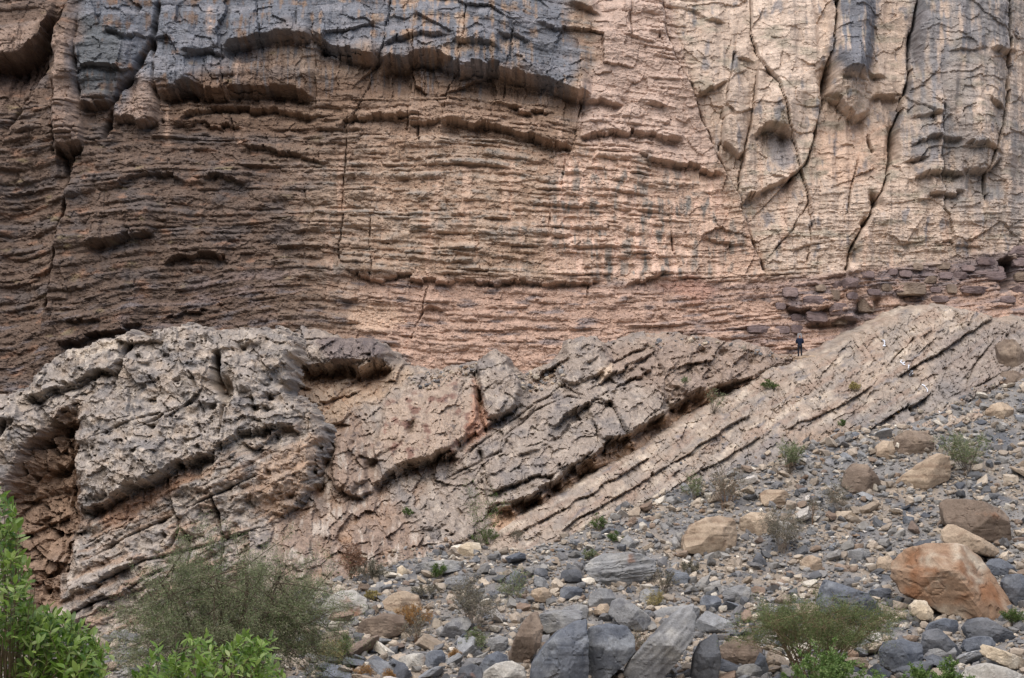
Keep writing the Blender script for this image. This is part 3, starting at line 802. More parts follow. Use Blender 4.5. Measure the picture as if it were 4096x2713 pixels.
ob_out = [(230, 342), (303, 326), (329, 332), (345, 338), (363, 335), (384, 344), (394, 352), (396, 362), (420, 368), (440, 372), (452, 366), (470, 362), (483, 356), (493, 350), (506, 358), (518, 376), (528, 378), (545, 366),
          (562, 360), (568, 344), (580, 336), (592, 334), (606, 342), (625, 334), (645, 328), (668, 330), (700, 334), (740, 340), (770, 348), (800, 356), (818, 364), (812, 376), (775, 378), (730, 398), (690, 422), (640, 454), (578, 492), (520, 528), (505, 545), (490, 556), (490, 660), (230, 660)]
sd = OB.outline(ob_out, 1.8, 12, .45, 3.0, 18)
nm = fbm(X / 26, Y / 22, 261, 4); nf = fbm(X / 5, Y / 4.5, 262, 3)
T = np.broadcast_to(C(156, 140, 125), X.shape + (3,)).copy()
T = mix(T, C(128, 121, 117), sstep(nm, -.1, .35) * .7)
T = mix(T, C(182, 166, 148), sstep(fbm(X / 17, Y / 14, 263, 4) + .4 * nf, .05, .4) * .65)
T = mix(T, C(150, 124, 104), redz * .85); T = mix(T, C(174, 156, 138), redz * sstep(nm, .0, .4) * .6)
rs = fbm(X / 5, Y / 26, 266, 4)
T = mix(T, C(186, 172, 156), redz * sstep(rs + .6 * nm, .12, .4) * .7); T = mix(T, C(122, 104, 92), redz * sstep(-rs + .5 * nm, .1, .4) * .6)
T = mix(T, C(176, 148, 118), OB.mask([(300, 372), (390, 366), (420, 372), (380, 400), (352, 410), (320, 440), (296, 410)], 6, 5) * .75)
T = mix(T, C(172, 147, 124), smooth_f * .8); T = mix(T, C(126, 86, 72), smooth_f * sstep(fbm(X / 14, Y / 12, 264, 4), .08, .35) * .8)
T = mix(T, C(186, 120, 78), OB.mask([(472, 380), (482, 400), (492, 428), (480, 440), (466, 450), (470, 420)], 4, 4) * .55)
T = mix(T, C(112, 98, 96), OB.mask([(316, 340), (366, 334), (392, 352), (380, 364), (335, 366)], 4, 3) * .75)
T = mix(T, C(150, 124, 104), pitz * .6)
T = mix(T, C(206, 178, 146), OB.mask([(596, 374), (612, 366), (610, 382), (600, 386)], 3, 2) * .7)
T = mix(T, C(170, 132, 98), sstep(-OB.D, .0, 1.0) * .8 * sstep(sd, 1, 7))
und = OB.mask([(490, 512), (530, 502), (558, 482), (611, 444), (665, 416), (695, 396), (770, 376), (770, 388), (690, 428), (600, 482), (510, 536), (495, 530)], 4, 3)
T = mix(T, C(180, 140, 102), und * .75)
T = mix(T, C(90, 84, 88), sstep(fbm(X / 11, Y / 8, 265, 4), .28, .46) * .5)
T = T * (1 + .24 * nf + .10 * fc3)[..., None]
grey = T @ np.array([.3, .5, .2], f32)
T = T * .75 + grey[..., None] * .25
OB.T = np.clip(T, .01, .9)
ob = OB.build("rock_outcrop", MAT_OUT, keep=sd > -14)
tag(ob, "tan and grey undercut outcrop between the grey pitted outcrop and the sloping slabs", "rock outcrop")

# ---- ridge of tilted slabs
def ridge_y(px, py):
    return 123.0 - 0.008 * (px - 480.0) + 0.139 * (545.0 - py)

RG = Relief(axis(468, 1036, 1.0, None, 1400), axis(296, 575, 1.0), ridge_y, wob=2.5, seed=321)
X, Y = RG.X, RG.Y
cr, sr = math.cos(math.radians(-33.5)), math.sin(math.radians(-33.5))
U, V = RG.WX * cr + RG.WY * sr, -RG.WX * sr + RG.WY * cr
b1, i1 = beds(U, V, 24.0, 43, 5.0); b2, i2 = beds(U, V, 9.5, 44, 5.0); b3, i3 = beds(U, V, 4.2, 45, 7.0)
f1, f2, fc, _ = cells(U / 34 + V / 60, V / 20, 341); g1_, g2_, fc2, _ = cells(U / 13, V / 9, 342); e1_, e2_, fc3, _ = cells(U / 6, V / 4.5, 343)
RG.D += 0.5 * fbm(X / 70, Y / 60, 331, 3) + .34 * b1 + (.24 * b2 + .12 * b3) * sstep(fbm(X / 40, Y / 30, 335, 3), -.15, .3) + .22 * fc + .20 * fc2 + .13 * fc3 + .17 * fbm(X / 4, Y / 3.4, 334, 3)
cx1 = fbm((X * .8 - Y * .5) / 14, (X * .5 + Y * .8) / 40, 336, 3)
RG.D -= .25 * sstep(.06 - np.abs(cx1), 0, .06)
L, K = RG.lip, RG.crack; RG.jag = .3
L([(846, 442), (862, 434), (878, 424), (895, 412), (912, 404), (930, 395)], .7, 10, .7, 5)
L([(898, 376), (912, 368), (930, 358), (948, 346), (962, 336), (980, 325), (996, 318)], .5, 12, .7, 4)
L([(782, 430), (800, 422), (820, 416), (846, 402), (872, 386)], .5, 9, .4, 4)
L([(640, 505), (670, 490), (700, 470), (730, 455), (760, 436)], .5, 9, .4, 4)
L([(560, 530), (590, 512), (625, 492), (660, 470), (690, 452), (720, 432), (750, 414)], .6, 8, .5, 4)
L([(505, 536), (540, 522), (580, 498), (620, 476), (650, 456)], .4, 8, .4, 4)
K([(893, 362), (903, 350), (912, 340)], 1.0, .6, .3, 10, 1); K([(962, 336), (958, 320), (950, 306)], 1.0, .5, .3, 12, 1); K([(940, 420), (948, 402), (940, 388)], 1.0, .5)
K([(1000, 330), (985, 352), (975, 368), (968, 388)], 1.4, .6, .5, 24, -1); K([(900, 398), (915, 412), (922, 428)], 1.2, .6); K([(955, 396), (975, 388), (1010, 370), (1030, 352)], 1.6, .8, .5, 14, 1)
RG.bump(830, 375, 20, 12, .5, -.5); RG.bump(925, 325, 60, 26, .8, -.2, 3); RG.bump(914, 377, 4, 3, -1.0)
rg_out = [(488, 556), (496, 546), (504, 532), (530, 514), (560, 496), (578, 485), (605, 468), (630, 453), (656, 437), (682, 421), (706, 406), (730, 393), (752, 379), (775, 367), (800, 360), (826, 352), (842, 342), (855, 334), (872, 324), (890, 314), (906, 307), (922, 304), (945, 305), (965, 309),
          (985, 313), (1000, 320), (1024, 318), (1400, 300), (1400, 500), (1024, 410), (960, 428), (900, 445), (850, 455), (800, 472), (760, 488), (700, 503), (620, 527), (570, 556), (530, 570)]
sd = RG.outline(rg_out, 1.3, 9, .45, 2.2, 28)
nm = fbm(X / 26, Y / 22, 361, 4); nf = fbm(X / 5, Y / 4.5, 362, 3)
T = np.broadcast_to(C(168, 148, 128), X.shape + (3,)).copy()
T = mix(T, C(150, 138, 126), sstep(nm + (i1 - .5) * .4, -.1, .35) * .75)
T = mix(T, C(200, 182, 158), sstep(fbm(U / 30, V / 9, 363, 4), .05, .4) * .65)
T = mix(T, C(150, 122, 102), sstep(fbm(U / 34, V / 8, 364, 4), .0, .35) * .6)
T = mix(T, C(104, 104, 112), sstep(fbm(U / 26, V / 6, 365, 4), .24, .45) * .6)
T = mix(T, C(140, 128, 120), RG.mask([(935, 340), (1000, 318), (1040, 330), (1040, 400), (960, 405), (930, 380)], 10, 8) * .6)
T = mix(T, C(120, 118, 118), RG.mask([(600, 525), (700, 474), (790, 430), (880, 410), (960, 380), (970, 400), (860, 440), (760, 488), (600, 540)], 10, 12) * .6)
T = mix(T, C(190, 152, 112), RG.mask([(780, 430), (850, 425), (860, 440), (800, 448)], 8, 6) * .4)
T = mix(T, C(122, 112, 104), sstep(fbm(X / 6, Y / 5, 366, 3), .2, .5) * .5)
T = T * (1 + .32 * nf + .10 * (i2 - .5))[..., None]
grey = T @ np.array([.3, .5, .2], f32)
T = T * .75 + grey[..., None] * .25
RG.T = np.clip(T, .01, .9)
ridge = RG.build("slab_ridge", MAT_RIDGE, keep=sd > -14)
tag(ridge, "pale sloping ridge of tilted limestone slabs rising to the right below the cliff", "rock ridge")

# ================================================================ TALUS AND GROUND
def talus_y_of_d(d):
    return 103.0 + 0.155 * d - 0.0001 * d * d
_d = np.linspace(-130, 420, 600)
_yy = talus_y_of_d(_d)
_dx, _dy, _dz = ray(512 + 0 * _d, 678 - _d)
_zz = _yy * _dz / _dy
def talus_z(x, y):
    x = np.asarray(x, np.float64); y = np.asarray(y, np.float64)
    z = np.interp(y, _yy, _zz)
    px, py = to_px(x, y, z)
    n = 0.45 * fbm(x / 7, y / 7, 401, 4) + .12 * fbm(x / 1.3, y / 1.3, 402, 3)
    drop = np.clip(contact(px) - py, 0, 120)
    return z + n - drop * 0.10, px, py
GZ = -9.6
ty = np.concatenate([np.arange(88, 142, .17), np.arange(142, 156, 2.0)])
tx = np.concatenate([np.arange(-120, -40, 4.0), np.arange(-40, 42, .17), np.arange(42, 124, 4.0)])
TX, TY = np.meshgrid(tx, ty)
TZ, TPX, TPY = talus_z(TX, TY)
fade = sstep(TY, 88, 93)
TZ = TZ * fade + (1 - fade) * (GZ - .3)
nm = fbm(TX / 5, TY / 5, 411, 4); nf = fbm(TX / .8, TY / .8, 412, 3)
T = np.broadcast_to(C(130, 127, 124), TX.shape + (3,)).copy()
T = mix(T, C(150, 138, 124), sstep(nm, -.1, .3)); T = mix(T, C(100, 102, 106), sstep(fbm(TX / 3, TY / 3, 413, 4), .05, .4))
T = T * (1 + .3 * nf)[..., None]
talus = grid_mesh("talus_slope", TX, TY, TZ, np.clip(T, .01, .9), MAT_TALUS)
tag(talus, kind="structure")
# unseen gorge wall behind the camera, added to block low frontal sky
wx = np.arange(-420, 430, 12.0); wz = np.arange(-12, 130, 6.0)
WX_, WZ_ = np.meshgrid(wx, wz)
WY_ = -60 - .25 * np.clip(WZ_, 0, None) - np.abs(WX_) * -.05 + 6 * fbm(WX_ / 60, WZ_ / 40, 441, 4) + 2.0 * beds(WX_, WZ_ * -1, 14, 442)[0]
wall = grid_mesh("sky_blocking_wall", WX_[:, ::-1].copy(), WY_[:, ::-1].copy(), WZ_, np.broadcast_to(C(150, 142, 134), WX_.shape + (3,)) * (1 + .2 * fbm(WX_ / 20, WZ_ / 9, 443, 3))[..., None], MAT_CLIFF)
tag(wall, kind="structure")
# wadi floor and the terrace the camera stands on
gy = np.concatenate([np.arange(-900, -20, 60.0), np.arange(-20, 130, 3.0), np.arange(130, 1500, 120.0)])
gx = np.concatenate([np.arange(-1500, -90, 120.0), np.arange(-90, 91, 6.0), np.arange(120, 1500, 120.0)])
GX, GY = np.meshgrid(gx, gy)
Gz = -1.65 + (GZ + 1.65) * sstep(GY, 17, 60) + .25 * fbm(GX / 9, GY / 9, 421, 3) * sstep(np.abs(GX) + np.abs(GY), 2, 12)
T = np.broadcast_to(C(140, 130, 118), GX.shape + (3,)).copy()
ground = grid_mesh("ground", GX, GY, Gz, T * (1 + .2 * fbm(GX / 4, GY / 4, 422, 3))[..., None], MAT_TALUS)
tag(ground, kind="structure")
# ================================================================ BOULDERS
MAT_BOULDER = rock_mat("boulder rock", fine=(0.78, 1.2), bump=0.5, bdist=0.05, grain=11)

def ico(sub):
    bm = bmesh.new(); bmesh.ops.create_icosphere(bm, subdivisions=sub, radius=1.0)
    v = np.array([w.co[:] for w in bm.verts], np.float64); f = np.array([[w.index for w in p.verts] for p in bm.faces], np.int32)
    bm.free()
    return v, f
ICO = {k: ico(k) for k in (1, 2, 3, 4, 5)}

def n3(p, s, seed, o=3):
    return (fbm(p[:, 0] * s + seed * 3.7, p[:, 2] * s, seed, o) + fbm(p[:, 1] * s + 5, p[:, 2] * s + seed, seed + 1, o) + fbm(p[:, 0] * s, p[:, 1] * s + 9, seed + 2, o)) / 2.0

def hull_rock(planes, half, sub, seed, rough=0.05, soft=0.005):
    """Rock bounded by planes (normal, distance) seen along the directions of a stretched sphere."""
    v, f = ICO[sub]
    p = v * np.array(half)
    nn = np.array([q[0] for q in planes], np.float64); nn /= np.linalg.norm(nn, axis=1)[:, None]
    dd = np.array([q[1] for q in planes], np.float64)
    den = p @ nn.T
    t = np.where(den > 1e-6, dd / np.maximum(den, 1e-6), 1e6)
    t = np.sort(t, axis=1)
    k = soft
    tm = t[:, 0] - k * np.exp(-(t[:, 1] - t[:, 0]) / (2 * k))        # slightly worn edges
    q = p * tm[:, None]
    size = float(np.mean(half))
    u = q / size
    n = n3(u, 1.3, seed, 4) * rough * 1.6 + n3(u, 5.0, seed + 7, 3) * rough * .7
    if sub >= 4:
        cr = np.abs(n3(u, 1.1, seed + 13, 2)); cr2 = np.abs(n3(u * np.array([1, 1, 2.2]), .9, seed + 17, 2))
        n = n - .055 * (1 - sstep(cr, 0, .035)) - .04 * (1 - sstep(cr2, 0, .03))
        st = n3(u * np.array([.5, .5, 3.0]), 1.6, seed + 19, 3)
        n = n + .05 * np.round(st * 4) / 4
    return q * (1 + n[:, None]), f

PAL = {
    'grey':  (C(136, 136, 136), C(168, 165, 158), C(98, 98, 102)),
    'blue':  (C(104, 108, 115), C(136, 139, 142), C(76, 80, 88)),
    'dark':  (C(92, 94, 98), C(118, 119, 122), C(66, 68, 74)),
    'pale':  (C(176, 172, 164), C(202, 196, 184), C(146, 140, 132)),
    'cream': (C(196, 180, 156), C(214, 202, 182), C(164, 146, 124)),
    'tan':   (C(168, 150, 130), C(190, 172, 150), C(132, 112, 94)),
    'brown': (C(122, 108, 96), C(150, 134, 118), C(92, 78, 68)),
    'purple': (C(118, 104, 102), C(138, 120, 114), C(92, 82, 84)),
    'rust':  (C(152, 126, 104), C(190, 178, 160), C(122, 94, 76)),
}
def rock_tint(co, nrm_z, pal, seed, strata=0.0, rustcol=None, rust=0.0):
    a, b, c = PAL[pal]
    u = co
    n = n3(u, .55, seed + 20, 4); m = n3(u, 1.6, seed + 31, 4)
    T = np.broadcast_to(a, co.shape).copy()
    T = mix(T, b, sstep(n, -.05, .35) * .85)
    T = mix(T, c, sstep(m, .05, .35) * .6)
    if strata:
        s = perlin(co[:, 2] * strata + .6 * n, co[:, 0] * .2, seed + 40)
        T = mix(T, c, sstep(s, .1, .4) * .6)
    if rust:
        r = sstep(n3(u, .7, seed + 50, 4) + rust - .5, -.1, .2)
        T = mix(T, rustcol if rustcol is not None else C(158, 108, 74), r * .8)
    return np.clip(T * (1 + .14 * n3(u, 4.0, seed + 60, 3))[:, None], .01, .9)

BOULDER_PX = []
def shape_poly(kind, x0, y0, x1, y1, r):
    w, h = x1 - x0, y1 - y0
    S = {'block': [(.03, .30), (.20, .04), (.80, .0), (.98, .22), (1, .72), (.86, 1), (.16, 1), (0, .80)],
         'slab': [(0, .55), (.14, .18), (.55, 0), (.92, .06), (1, .40), (.84, .90), (.40, 1), (.08, .86)],
         'round': [(.0, .5), (.08, .22), (.3, .03), (.62, 0), (.88, .16), (1, .5), (.92, .82), (.66, 1), (.28, 1), (.06, .8)],
         'wedge': [(0, .92), (.30, .30), (.52, 0), (.72, .20), (.92, .6), (1, .95), (.5, 1)],
         'left': [(0, .35), (.10, .05), (.40, .0), (.80, .45), (1, .80), (.92, 1), (.3, 1), (.04, .8)]}[kind]
    return [(x0 + w * (a + r.uniform(-.04, .04)), y0 + h * (b + r.uniform(-.05, .05))) for a, b in S]

def boulder(poly, pal, label, seed, depth=0.8, top=0.35, sub=4, strata=0.0, rust=0.0, rustcol=None, y=None, rough=.06, facet=11, name="boulder", yoff=0.0, cat="boulder", cham=(.06, .5), grain=None):
    """A boulder with the given outline (pixels): its own distance, real size and depth."""
    r = random.Random(seed)
    xs = [p[0] for p in poly]; ys = [p[1] for p in poly]
    cx, cy, pb = (min(xs) + max(xs)) / 2, (min(ys) + max(ys)) / 2, max(ys)
    if y is None: y = float(talus_y_of_d(678 - min(pb, 740)))
    s = mpp(y)
    w, h = (max(xs) - min(xs)) * s, (max(ys) - min(ys)) * s
    dep = depth * (w * .6 + h * .4)
    yc = y + dep * .32 + yoff
    s = mpp(yc)
    gx = sum(xs) / len(xs); gy = sum(ys) / len(ys)
    ox, oy, oz = [float(q) for q in at(gx, gy, yc)]
    P = [((px - gx) * s, -(py - gy) * s) for px, py in poly]
    area = sum(P[i][0] * P[(i + 1) % len(P)][1] - P[(i + 1) % len(P)][0] * P[i][1] for i in range(len(P)))
    if area < 0: P = P[::-1]
    planes = []
    for i in range(len(P)):
        (ax, az), (bx, bz) = P[i], P[(i + 1) % len(P)]
        ex, ez = bx - ax, bz - az
        l = math.hypot(ex, ez)
        if l < 1e-4: continue
        nx, nz = ez / l, -ex / l
        d = nx * ax + nz * az
        if d <= 0.01: d = 0.02
        planes.append(((nx, 0, nz), d))
        ty = r.uniform(*cham) + (top if nz > .3 else 0)
        tn = math.sqrt(1 + ty * ty)
        planes.append(((nx, -ty, nz), (d + ty * dep * .5 * r.uniform(.76, .98)) / tn))
        planes.append(((nx, ty, nz), (d + ty * dep * .5 * r.uniform(.7, .95)) / tn))
    planes.append(((r.uniform(-.25, .25), -1, r.uniform(-.05, .3)), dep * .46))
    planes.append(((0, 1, 0), dep * .5))
    for _ in range(facet):
        planes.append(((r.uniform(-1., 1.), -1, r.uniform(-.5, 1.1)), dep * r.uniform(.36, .5)))
    co, f = hull_rock(planes, (w / 2, dep / 2, h / 2), sub, seed, rough)
    t = rock_tint(co, None, pal, seed, strata, rustcol, rust)
    if grain is not None:
        ga = math.radians(grain)
        al, ac = co[:, 0] * math.cos(ga) + co[:, 2] * math.sin(ga), -co[:, 0] * math.sin(ga) + co[:, 2] * math.cos(ga)
        gv = perlin(al * .5 + .2 * co[:, 1], ac * 5.0, seed + 3) + .6 * perlin(al * .9, ac * 11.0, seed + 4)
        t = np.clip(t * (1 + .35 * gv)[:, None], .01, .9)
        co = co * (1 + .025 * gv)[:, None]
    o = mesh_np(name, co, f, MAT_BOULDER, t)
    o.location = (ox, oy, oz)
    tag(o, label, cat)
    BOULDER_PX.append((min(xs), min(ys), max(xs), max(ys)))
    return o

_r = random.Random(5)
def B(kind, x0, y0, x1, y1, pal, label, **kw):
    return boulder(shape_poly(kind, x0, y0, x1, y1, _r), pal, label, seed=_r.randrange(9999), **kw)

# the large ones with outlines of their own
boulder([(894, 578), (896, 562), (908, 549), (926, 544), (948, 543), (970, 545), (986, 558), (1002, 584), (1014, 606), (1013, 621), (985, 621), (950, 616), (922, 602), (904, 592)],
        'rust', "huge rust-orange boulder with a pale weathered middle, biggest on the slope", 11, depth=.55, sub=5, rust=.40, rustcol=C(138, 98, 70), rough=.06, facet=8, cham=(.1, .5))
boulder([(944, 505), (949, 498), (975, 500), (1000, 508), (1007, 513), (1011, 540), (1009, 546), (992, 542), (965, 535), (946, 524)], 'brown',
        "large square dark brown boulder uphill of the rust-orange one", 12, depth=.7, sub=5, rough=.035, cham=(.05, .3), rust=.12)
boulder([(944, 527), (955, 524), (968, 531), (985, 540), (1000, 548), (1001, 553), (986, 563), (975, 560), (955, 548), (943, 545)], 'tan',
        "broken tan and grey boulder leaning between the dark brown square block and the rust-orange boulder", 13, depth=.6, yoff=-.6)
boulder([(892, 556), (905, 547), (922, 540), (934, 539), (944, 546), (938, 553), (915, 556), (900, 558)], 'dark', "flat black slab wedged behind the top of the rust-orange boulder", 14, depth=.6, yoff=1.2)
boulder([(818, 610), (824, 590), (833, 572), (838, 566), (846, 570), (856, 582), (868, 594), (890, 602), (909, 610), (910, 618), (880, 626), (840, 624)], 'blue',
        "pyramid-shaped blue-grey boulder rising behind the right-hand acacia", 15, depth=.8, sub=5, rough=.04)
boulder([(622, 672), (632, 658), (650, 638), (668, 620), (684, 608), (694, 606), (698, 618), (694, 636), (684, 654), (668, 672), (655, 690), (630, 690)], 'grey',
        "long grey fin-like boulder with split grain, tilted up to the right at the bottom edge", 16, depth=.6, sub=5, strata=0, rough=.05, grain=46)
boulder([(527, 690), (532, 664), (545, 645), (556, 634), (575, 622), (588, 620), (588, 640), (592, 690)], 'blue', "smooth dark blue boulder face sloping down under the flat grey capstone", 17, depth=.9, sub=5, rough=.03)
boulder([(584, 640), (592, 628), (610, 624), (628, 628), (635, 640), (634, 656), (622, 666), (600, 690), (584, 690)], 'blue', "rounded dark blue boulder joined to the right of the smooth sloping one", 18, depth=.8, sub=5, rough=.03, yoff=.8)
boulder([(585, 568), (592, 560), (605, 554), (625, 552), (642, 554), (656, 562), (655, 570), (644, 584), (632, 586), (605, 584), (588, 578)], 'grey',
        "wide flat-topped pale grey slab boulder with a dark undercut front, upper middle of the rubble", 19, depth=1.0, top=.9, sub=5, rough=.035, rust=.12, grain=8)
boulder([(537, 622), (541, 614), (552, 611), (575, 610), (583, 612), (580, 620), (568, 630), (550, 633), (539, 630)], 'grey', "flat light grey capstone resting across the smooth blue boulder", 20, depth=.9, top=.8, yoff=-1.3, rough=.04)
boulder([(508, 660), (514, 640), (522, 624), (530, 615), (538, 614), (543, 628), (540, 645), (530, 660), (518, 666)], 'brown', "rough brown upright boulder left of the flat capstone", 21, depth=.8, rough=.09)
boulder([(682, 540), (690, 526), (705, 518), (722, 516), (736, 519), (739, 534), (734, 548), (716, 556), (696, 556), (683, 552)], 'tan', "bedded tan boulder split by a vertical crack, standing on the upper scree", 22, depth=.7, strata=6.0)
boulder([(740, 518), (752, 512), (766, 513), (770, 520), (768, 534), (752, 537), (741, 532)], 'tan', "square tan boulder butting against the bedded cracked one", 23, depth=.8, strata=5.0)
boulder([(842, 486), (846, 472), (853, 463), (866, 464), (876, 474), (884, 488), (880, 493), (850, 493)], 'brown', "smooth grey-brown humped boulder at the foot of the slab ridge", 24, depth=.8, rough=.03)
boulder([(890, 487), (905, 474), (922, 462), (938, 453), (950, 456), (953, 474), (950, 480), (925, 490), (905, 492)], 'tan', "tilted tan slab block leaning right, below the rounded brown boulder", 25, depth=.6, strata=3.0)
boulder([(893, 448), (897, 436), (908, 430), (924, 431), (935, 438), (934, 450), (918, 456), (898, 456)], 'brown', "rounded dark brown boulder under the slab ridge, near the broad green shrub", 26, depth=.8, rough=.035)
boulder([(876, 446), (884, 440), (893, 442), (896, 454), (888, 460), (876, 456)], 'tan', "tan broken boulder just left of the rounded dark brown one", 27, depth=.8)
boulder([(997, 344), (1006, 338), (1016, 340), (1024, 352), (1026, 366), (1016, 372), (1000, 366)], 'brown', "upper block of the two perched on the right end of the ridge", 28, depth=.7, y=143.0)
boulder([(998, 380), (1004, 371), (1014, 370), (1025, 376), (1028, 390), (1018, 400), (1004, 398)], 'brown', "lower block of the two perched on the right end of the ridge", 29, depth=.8, y=141.0)
boulder([(985, 412), (992, 404), (1004, 402), (1014, 408), (1014, 418), (1000, 424), (986, 422)], 'tan', "pale tan block lying at the top right corner of the scree", 30, depth=.8, y=136.5)
boulder([(881, 650), (886, 642), (905, 640), (922, 644), (924, 660), (918, 674), (895, 674), (883, 666)], 'blue', "square blue-grey block with a tan right face at the lower right", 31, depth=.9, top=.7, rust=.1)
boulder([(717, 662), (719, 648), (730, 641), (752, 642), (764, 648), (760, 660), (748, 669), (728, 670)], 'brown', "brown block with a grey top under the left side of the right-hand acacia", 32, depth=.9, top=.7, rust=.15)
boulder([(975, 648), (984, 643), (1000, 648), (1018, 656), (1034, 662), (1030, 670), (1008, 668), (988, 658)], 'cream', "long cream-coloured rock with a crack lying at the right edge", 33, depth=.5, yoff=-.6)
boulder([(910, 606), (916, 600), (926, 601), (933, 612), (932, 619), (920, 620), (911, 614)], 'cream', "cream rounded rock at the lower left corner of the rust-orange boulder", 34, depth=.9, yoff=-.8)
boulder([(1002, 582), (1008, 575), (1022, 574), (1034, 584), (1034, 606), (1016, 608), (1006, 598)], 'blue', "blue-grey boulder cut by the right edge beside the rust-orange one", 35, depth=.8)
boulder([(690, 690), (694, 656), (702, 642), (716, 634), (724, 642), (720, 662), (722, 690)], 'dark', "dark blue boulder standing in the gap beside the long grey fin", 36, depth=.8, yoff=.6)
boulder([(962, 682), (972, 668), (990, 664), (1008, 668), (1030, 678), (1030, 700), (962, 700)], 'pale', "smooth pale blue-grey boulder in the bottom right corner", 37, depth=.8, yoff=-.8)
boulder([(318, 612), (324, 600), (338, 592), (352, 590), (366, 598), (368, 610), (356, 618), (334, 620)], 'pale', "pale boulder with rusty sides beside the left-hand acacia", 38, depth=.8, rust=.2)
boulder([(357, 630), (362, 620), (384, 614), (404, 616), (407, 628), (398, 636), (376, 640), (360, 640)], 'brown', "long brown block with a flat grey top below the orange grass", 39, depth=.8, top=.7, rust=.1)
boulder([(380, 604), (392, 594), (404, 591), (418, 596), (421, 606), (408, 612), (388, 612)], 'tan', "banded tan wedge-shaped rock uphill of the orange grass", 40, depth=.8, strata=4)
boulder([(440, 634), (446, 624), (456, 618), (468, 617), (472, 624), (464, 634), (448, 639)], 'grey', "tilted light grey slab beside the big grey twig shrub", 41, depth=.7, top=.6)
boulder([(410, 570), (420, 563), (445, 560), (462, 562), (463, 570), (440, 574), (416, 577)], 'grey', "low flat ledge-like rock with a black shadow under it, top of the rubble", 42, depth=.8, top=.6)
boulder([(456, 554), (460, 546), (468, 542), (480, 543), (482, 552), (472, 558), (460, 558)], 'cream', "bright cream block at the top of the rubble below the thin tall shrub", 43, depth=.8)
boulder([(397, 576), (397, 568), (402, 565), (407, 570), (408, 577)], 'cream', "small upright bright cream rock at the upper left of the rubble", 44, depth=.8, sub=3)
boulder([(608, 614), (612, 602), (622, 598), (634, 604), (650, 616), (652, 626), (640, 632), (622, 626)], 'grey', "olive-grey slab with split layers lying downhill of the wide flat-topped slab", 45, depth=.7, strata=5)
boulder([(649, 626), (650, 614), (664, 608), (688, 606), (700, 608), (698, 622), (684, 628), (660, 630)], 'grey', "grey block with a rusty front behind the tip of the long fin", 46, depth=.8, rust=.22, yoff=.9)
boulder([(588, 604), (590, 594), (600, 588), (612, 590), (616, 600), (606, 608), (592, 609)], 'grey', "grey boulder with rusty patches below the wide flat-topped slab", 47, depth=.8, rust=.2)
boulder([(593, 611), (600, 604), (608, 604), (611, 610), (604, 615), (595, 615)], 'tan', "small tan rock at the foot of the rusty grey boulder", 48, depth=.9, sub=3, yoff=-.6)
boulder([(480, 690), (484, 672), (496, 664), (512, 661), (524, 668), (528, 690)], 'pale', "light grey domed boulder at the bottom edge left of the blue boulders", 49, depth=.8, yoff=-.4)
boulder([(478, 668), (486, 656), (498, 651), (507, 656), (508, 668), (496, 676), (482, 676)], 'blue', "dark blue-grey boulder behind the light grey domed one", 50, depth=.8)
boulder([(456, 680), (460, 668), (472, 664), (482, 668), (484, 682), (466, 690)], 'dark', "black layered rock with a rusty foot at the bottom edge", 51, depth=.8, rust=.12)
B('slab', 396, 653, 426, 670, 'pale', "pale-topped rock with a rusty underside at the bottom of the rubble", rust=.2)
B('block', 425, 650, 446, 668, 'blue', "blue-grey rock right of the pale-topped rusty rock")
B('slab', 486, 636, 509, 652, 'grey', "small flat grey slab tipped left, left of the rough brown upright boulder", top=.8)
B('wedge', 750, 552, 767, 569, 'dark', "dark pointed wedge standing in open scree below the bedded tan boulder")
B('round', 903, 516, 916, 527, 'blue', "small rounded blue rock alone on the upper right scree", sub=3)
B('wedge', 618, 535, 636, 549, 'grey', "grey wedge-shaped rock at the upper edge of the rubble under the slabs")
B('block', 533, 568, 548, 580, 'dark', "dark blue rock at the left of a pair near the upper rubble", sub=3)
B('block', 561, 569, 581, 582, 'dark', "dark blue block at the right of a pair near the upper rubble", sub=3)
B('left', 922, 630, 963, 660, 'dark', "dark slanted slab leaning left in the lower right pile")
B('slab', 926, 619, 960, 640, 'blue', "flat blue-grey slab on top of the lower right pile", yoff=.8)
B('left', 965, 617, 1021, 648, 'dark', "largest dark slab of the lower right pile, under the rust-orange boulder", yoff=.6)
B('slab', 962, 636, 996, 655, 'blue', "tilted blue slab in the middle of the lower right pile", yoff=-.6)
B('slab', 926, 647, 957, 662, 'grey', "cracked light grey slab in front of the lower right pile", top=.8)
B('left', 987, 558, 1018, 576, 'blue', "dark-fronted blue boulder against the right side of the rust-orange one")
B('round', 736, 664, 764, 682, 'grey', "grey boulder at the bottom edge below the brown grey-topped block")
B('wedge', 752, 652, 769, 676, 'blue', "narrow upright blue rock right of the brown grey-topped block")
B('block', 760, 489, 790, 507, 'tan', "tan bedded block on the upper scree below the slabs", strata=5)
B('slab', 975, 600, 1000, 622, 'dark', "dark slab propped under the lower edge of the rust-orange boulder", yoff=1.0)
B('round', 848, 432, 862, 444, 'blue', "small dark blue boulder caught on the slabs above the scree", sub=3, y=134.5)
B('slab', 918, 470, 930, 478, 'blue', "small blue rock leaning on the tilted tan slab block", sub=3, yoff=-1.5)
B('slab', 560, 604, 590, 620, 'grey', "flat grey rock lying uphill of the flat capstone")
B('block', 700, 596, 722, 612, 'blue', "blue-grey block among stones uphill of the right-hand acacia")
B('slab', 722, 586, 752, 604, 'grey', "broad grey slab uphill of the right-hand acacia", top=.8)
B('round', 800, 556, 822, 572, 'tan', "rounded tan boulder uphill of the blue pyramid")
B('slab', 846, 548, 872, 560, 'grey', "long grey slab in the scree between the two big right-hand boulders and the dry shrub")
